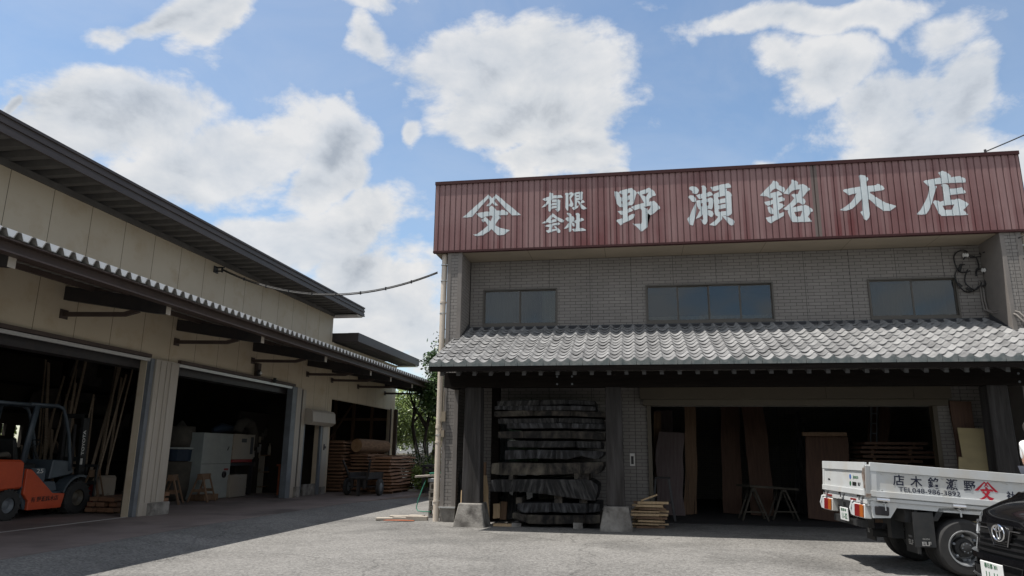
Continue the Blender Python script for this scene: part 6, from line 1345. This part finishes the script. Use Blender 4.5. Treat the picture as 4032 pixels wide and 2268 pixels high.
# dark broad-leaved tree close to the shop corner
tree('broadleaf_tree','dark broad leaved tree with forked black trunks by the shop corner',(-8.55,29.5,0),6,
 [([(-.25,0,0),(-.35,0,1.0),(-.6,.1,1.7),(-.8,.1,2.6),(-.7,0,3.6)],[.13,.10,.09,.07,.04]),([(0,0,0),(.05,0,1.1),(.35,0,1.9),(.6,0,2.8),(.5,.1,4.2)],[.13,.12,.09,.07,.03]),([(.02,0,1.0),(-.25,.1,1.8),(-.1,.1,3.2)],[.09,.07,.03])],
 blobset(.5,1.0,3.0,4.4,12,rb,.62)+blobset(.5,.55,4.3,5.7,9,rb,.42)+[((.45,0,6.0),(.35,.3,.45)),((1.2,0,2.4),(.45,.5,.5)),((1.3,0,1.5),(.35,.4,.5))],11000,.085,'leaf2',1,.55)
tree('willow_leaf_tree','light green fine leaved tree standing left of the dark tree',(-9.9,33.5,0),5,
 [([(0,0,0),(.1,0,1.2),(.0,0,2.6),(.2,0,3.8)],[.12,.10,.08,.03])],
 blobset(.2,1.4,2.6,4.4,14,rb,.7)+blobset(-1.2,.6,2.0,3.6,6,rb,.55),7500,.10,'leaf1',2,.28,droop=.9)
tree('far_tree','green tree glimpsed farther back between the buildings',(-12.5,44,0),5,[([(0,0,0),(.1,0,2),(0,0,3.5)],[.15,.12,.05])],blobset(0,2.2,2.5,4.6,12,rb,1.1),6000,.12,'leaf1',3,.5)
def shrub(lab,x,y,w,h,n,size,m,seed):
    t=thing('shrub',lab,'shrub',(x,y,0)); r=random.Random(seed); q=MB()
    for i in range(7): q.tube([(x+r.uniform(-.1,.1),y,0),(x+r.uniform(-w,w)*.7,y+r.uniform(-.3,.3),h*r.uniform(.6,1))],[.015,.005],4)
    fin(q,'stems','trunk',t); q=MB()
    for i in range(8): leaves(q,(x+r.uniform(-w,w)*.7,y+r.uniform(-.3,.3),h*r.uniform(.25,.8)),(w*.45,.3,h*.3),n//8,size,r,.45)
    fin(q,'foliage',m,t,norm=False)
shrub('low leafy shrub between the board stack and dark table',-8.0,27.4,.65,.95,2600,.055,'leaf1',4)
shrub('bright yellow green shrub behind the dark table',-7.4,28.1,.8,1.35,2400,.06,'leaf1',5)
shrub('dark low shrub under the dark table',-6.4,27.2,.5,.7,1300,.05,'leaf2',6)
shrub('tall thin shrub behind the left end of the kerb',-8.8,29.0,.7,1.5,2000,.06,'leaf2',7)
q=MB(); r=random.Random(8)
for i in range(14): x=-8.1+r.uniform(-.5,.5); q.tube([(x,28.0,0),(x+r.uniform(-.3,.3),28.0,.9),(x+r.uniform(-.5,.5),28,r.uniform(1.3,2.0))],[.014,.01,.005],5)
fin(q,'dry_stems','gravelstone',label='bare pale dry stems standing before the tree trunks',cat='dry shrub')
# distant greenery behind the warehouse, seen through its rear openings
tree('rear_tree','green tree outside the rear openings of the warehouse',(-22,18,0),4,[([(0,0,0),(0,0,2.5)],[.12,.05])],blobset(0,2.5,.8,3.5,14,rb,1.1),4500,.12,'leaf1',9,.5)

# woods and houses across the road behind the viewer: they are what the panes and paint reflect
q=MB(); r=random.Random(77)
for i in range(90):
    x=-70+i*1.6+r.uniform(-.6,.6); y=-34+r.uniform(-3,3); h=r.uniform(2.5,6.5); a=r.uniform(2,3.4)
    n=len(q.v)
    for u in range(6):
        for w in range(9):
            t=math.pi*u/5; f=2*math.pi*w/9; k=r.uniform(.85,1.15); q.v.append(Vector((x+a*math.sin(t)*math.cos(f)*k,y+a*math.sin(t)*math.sin(f)*k,h*.5+h*.55*math.cos(t)*k)))
    q.f+=[(n+u*9+w,n+u*9+(w+1)%9,n+(u+1)*9+(w+1)%9,n+(u+1)*9+w) for u in range(5) for w in range(9)]
o=fin(q,'woods','leaf2',kind='stuff'); o['label']='row of dense trees across the road facing the yard'
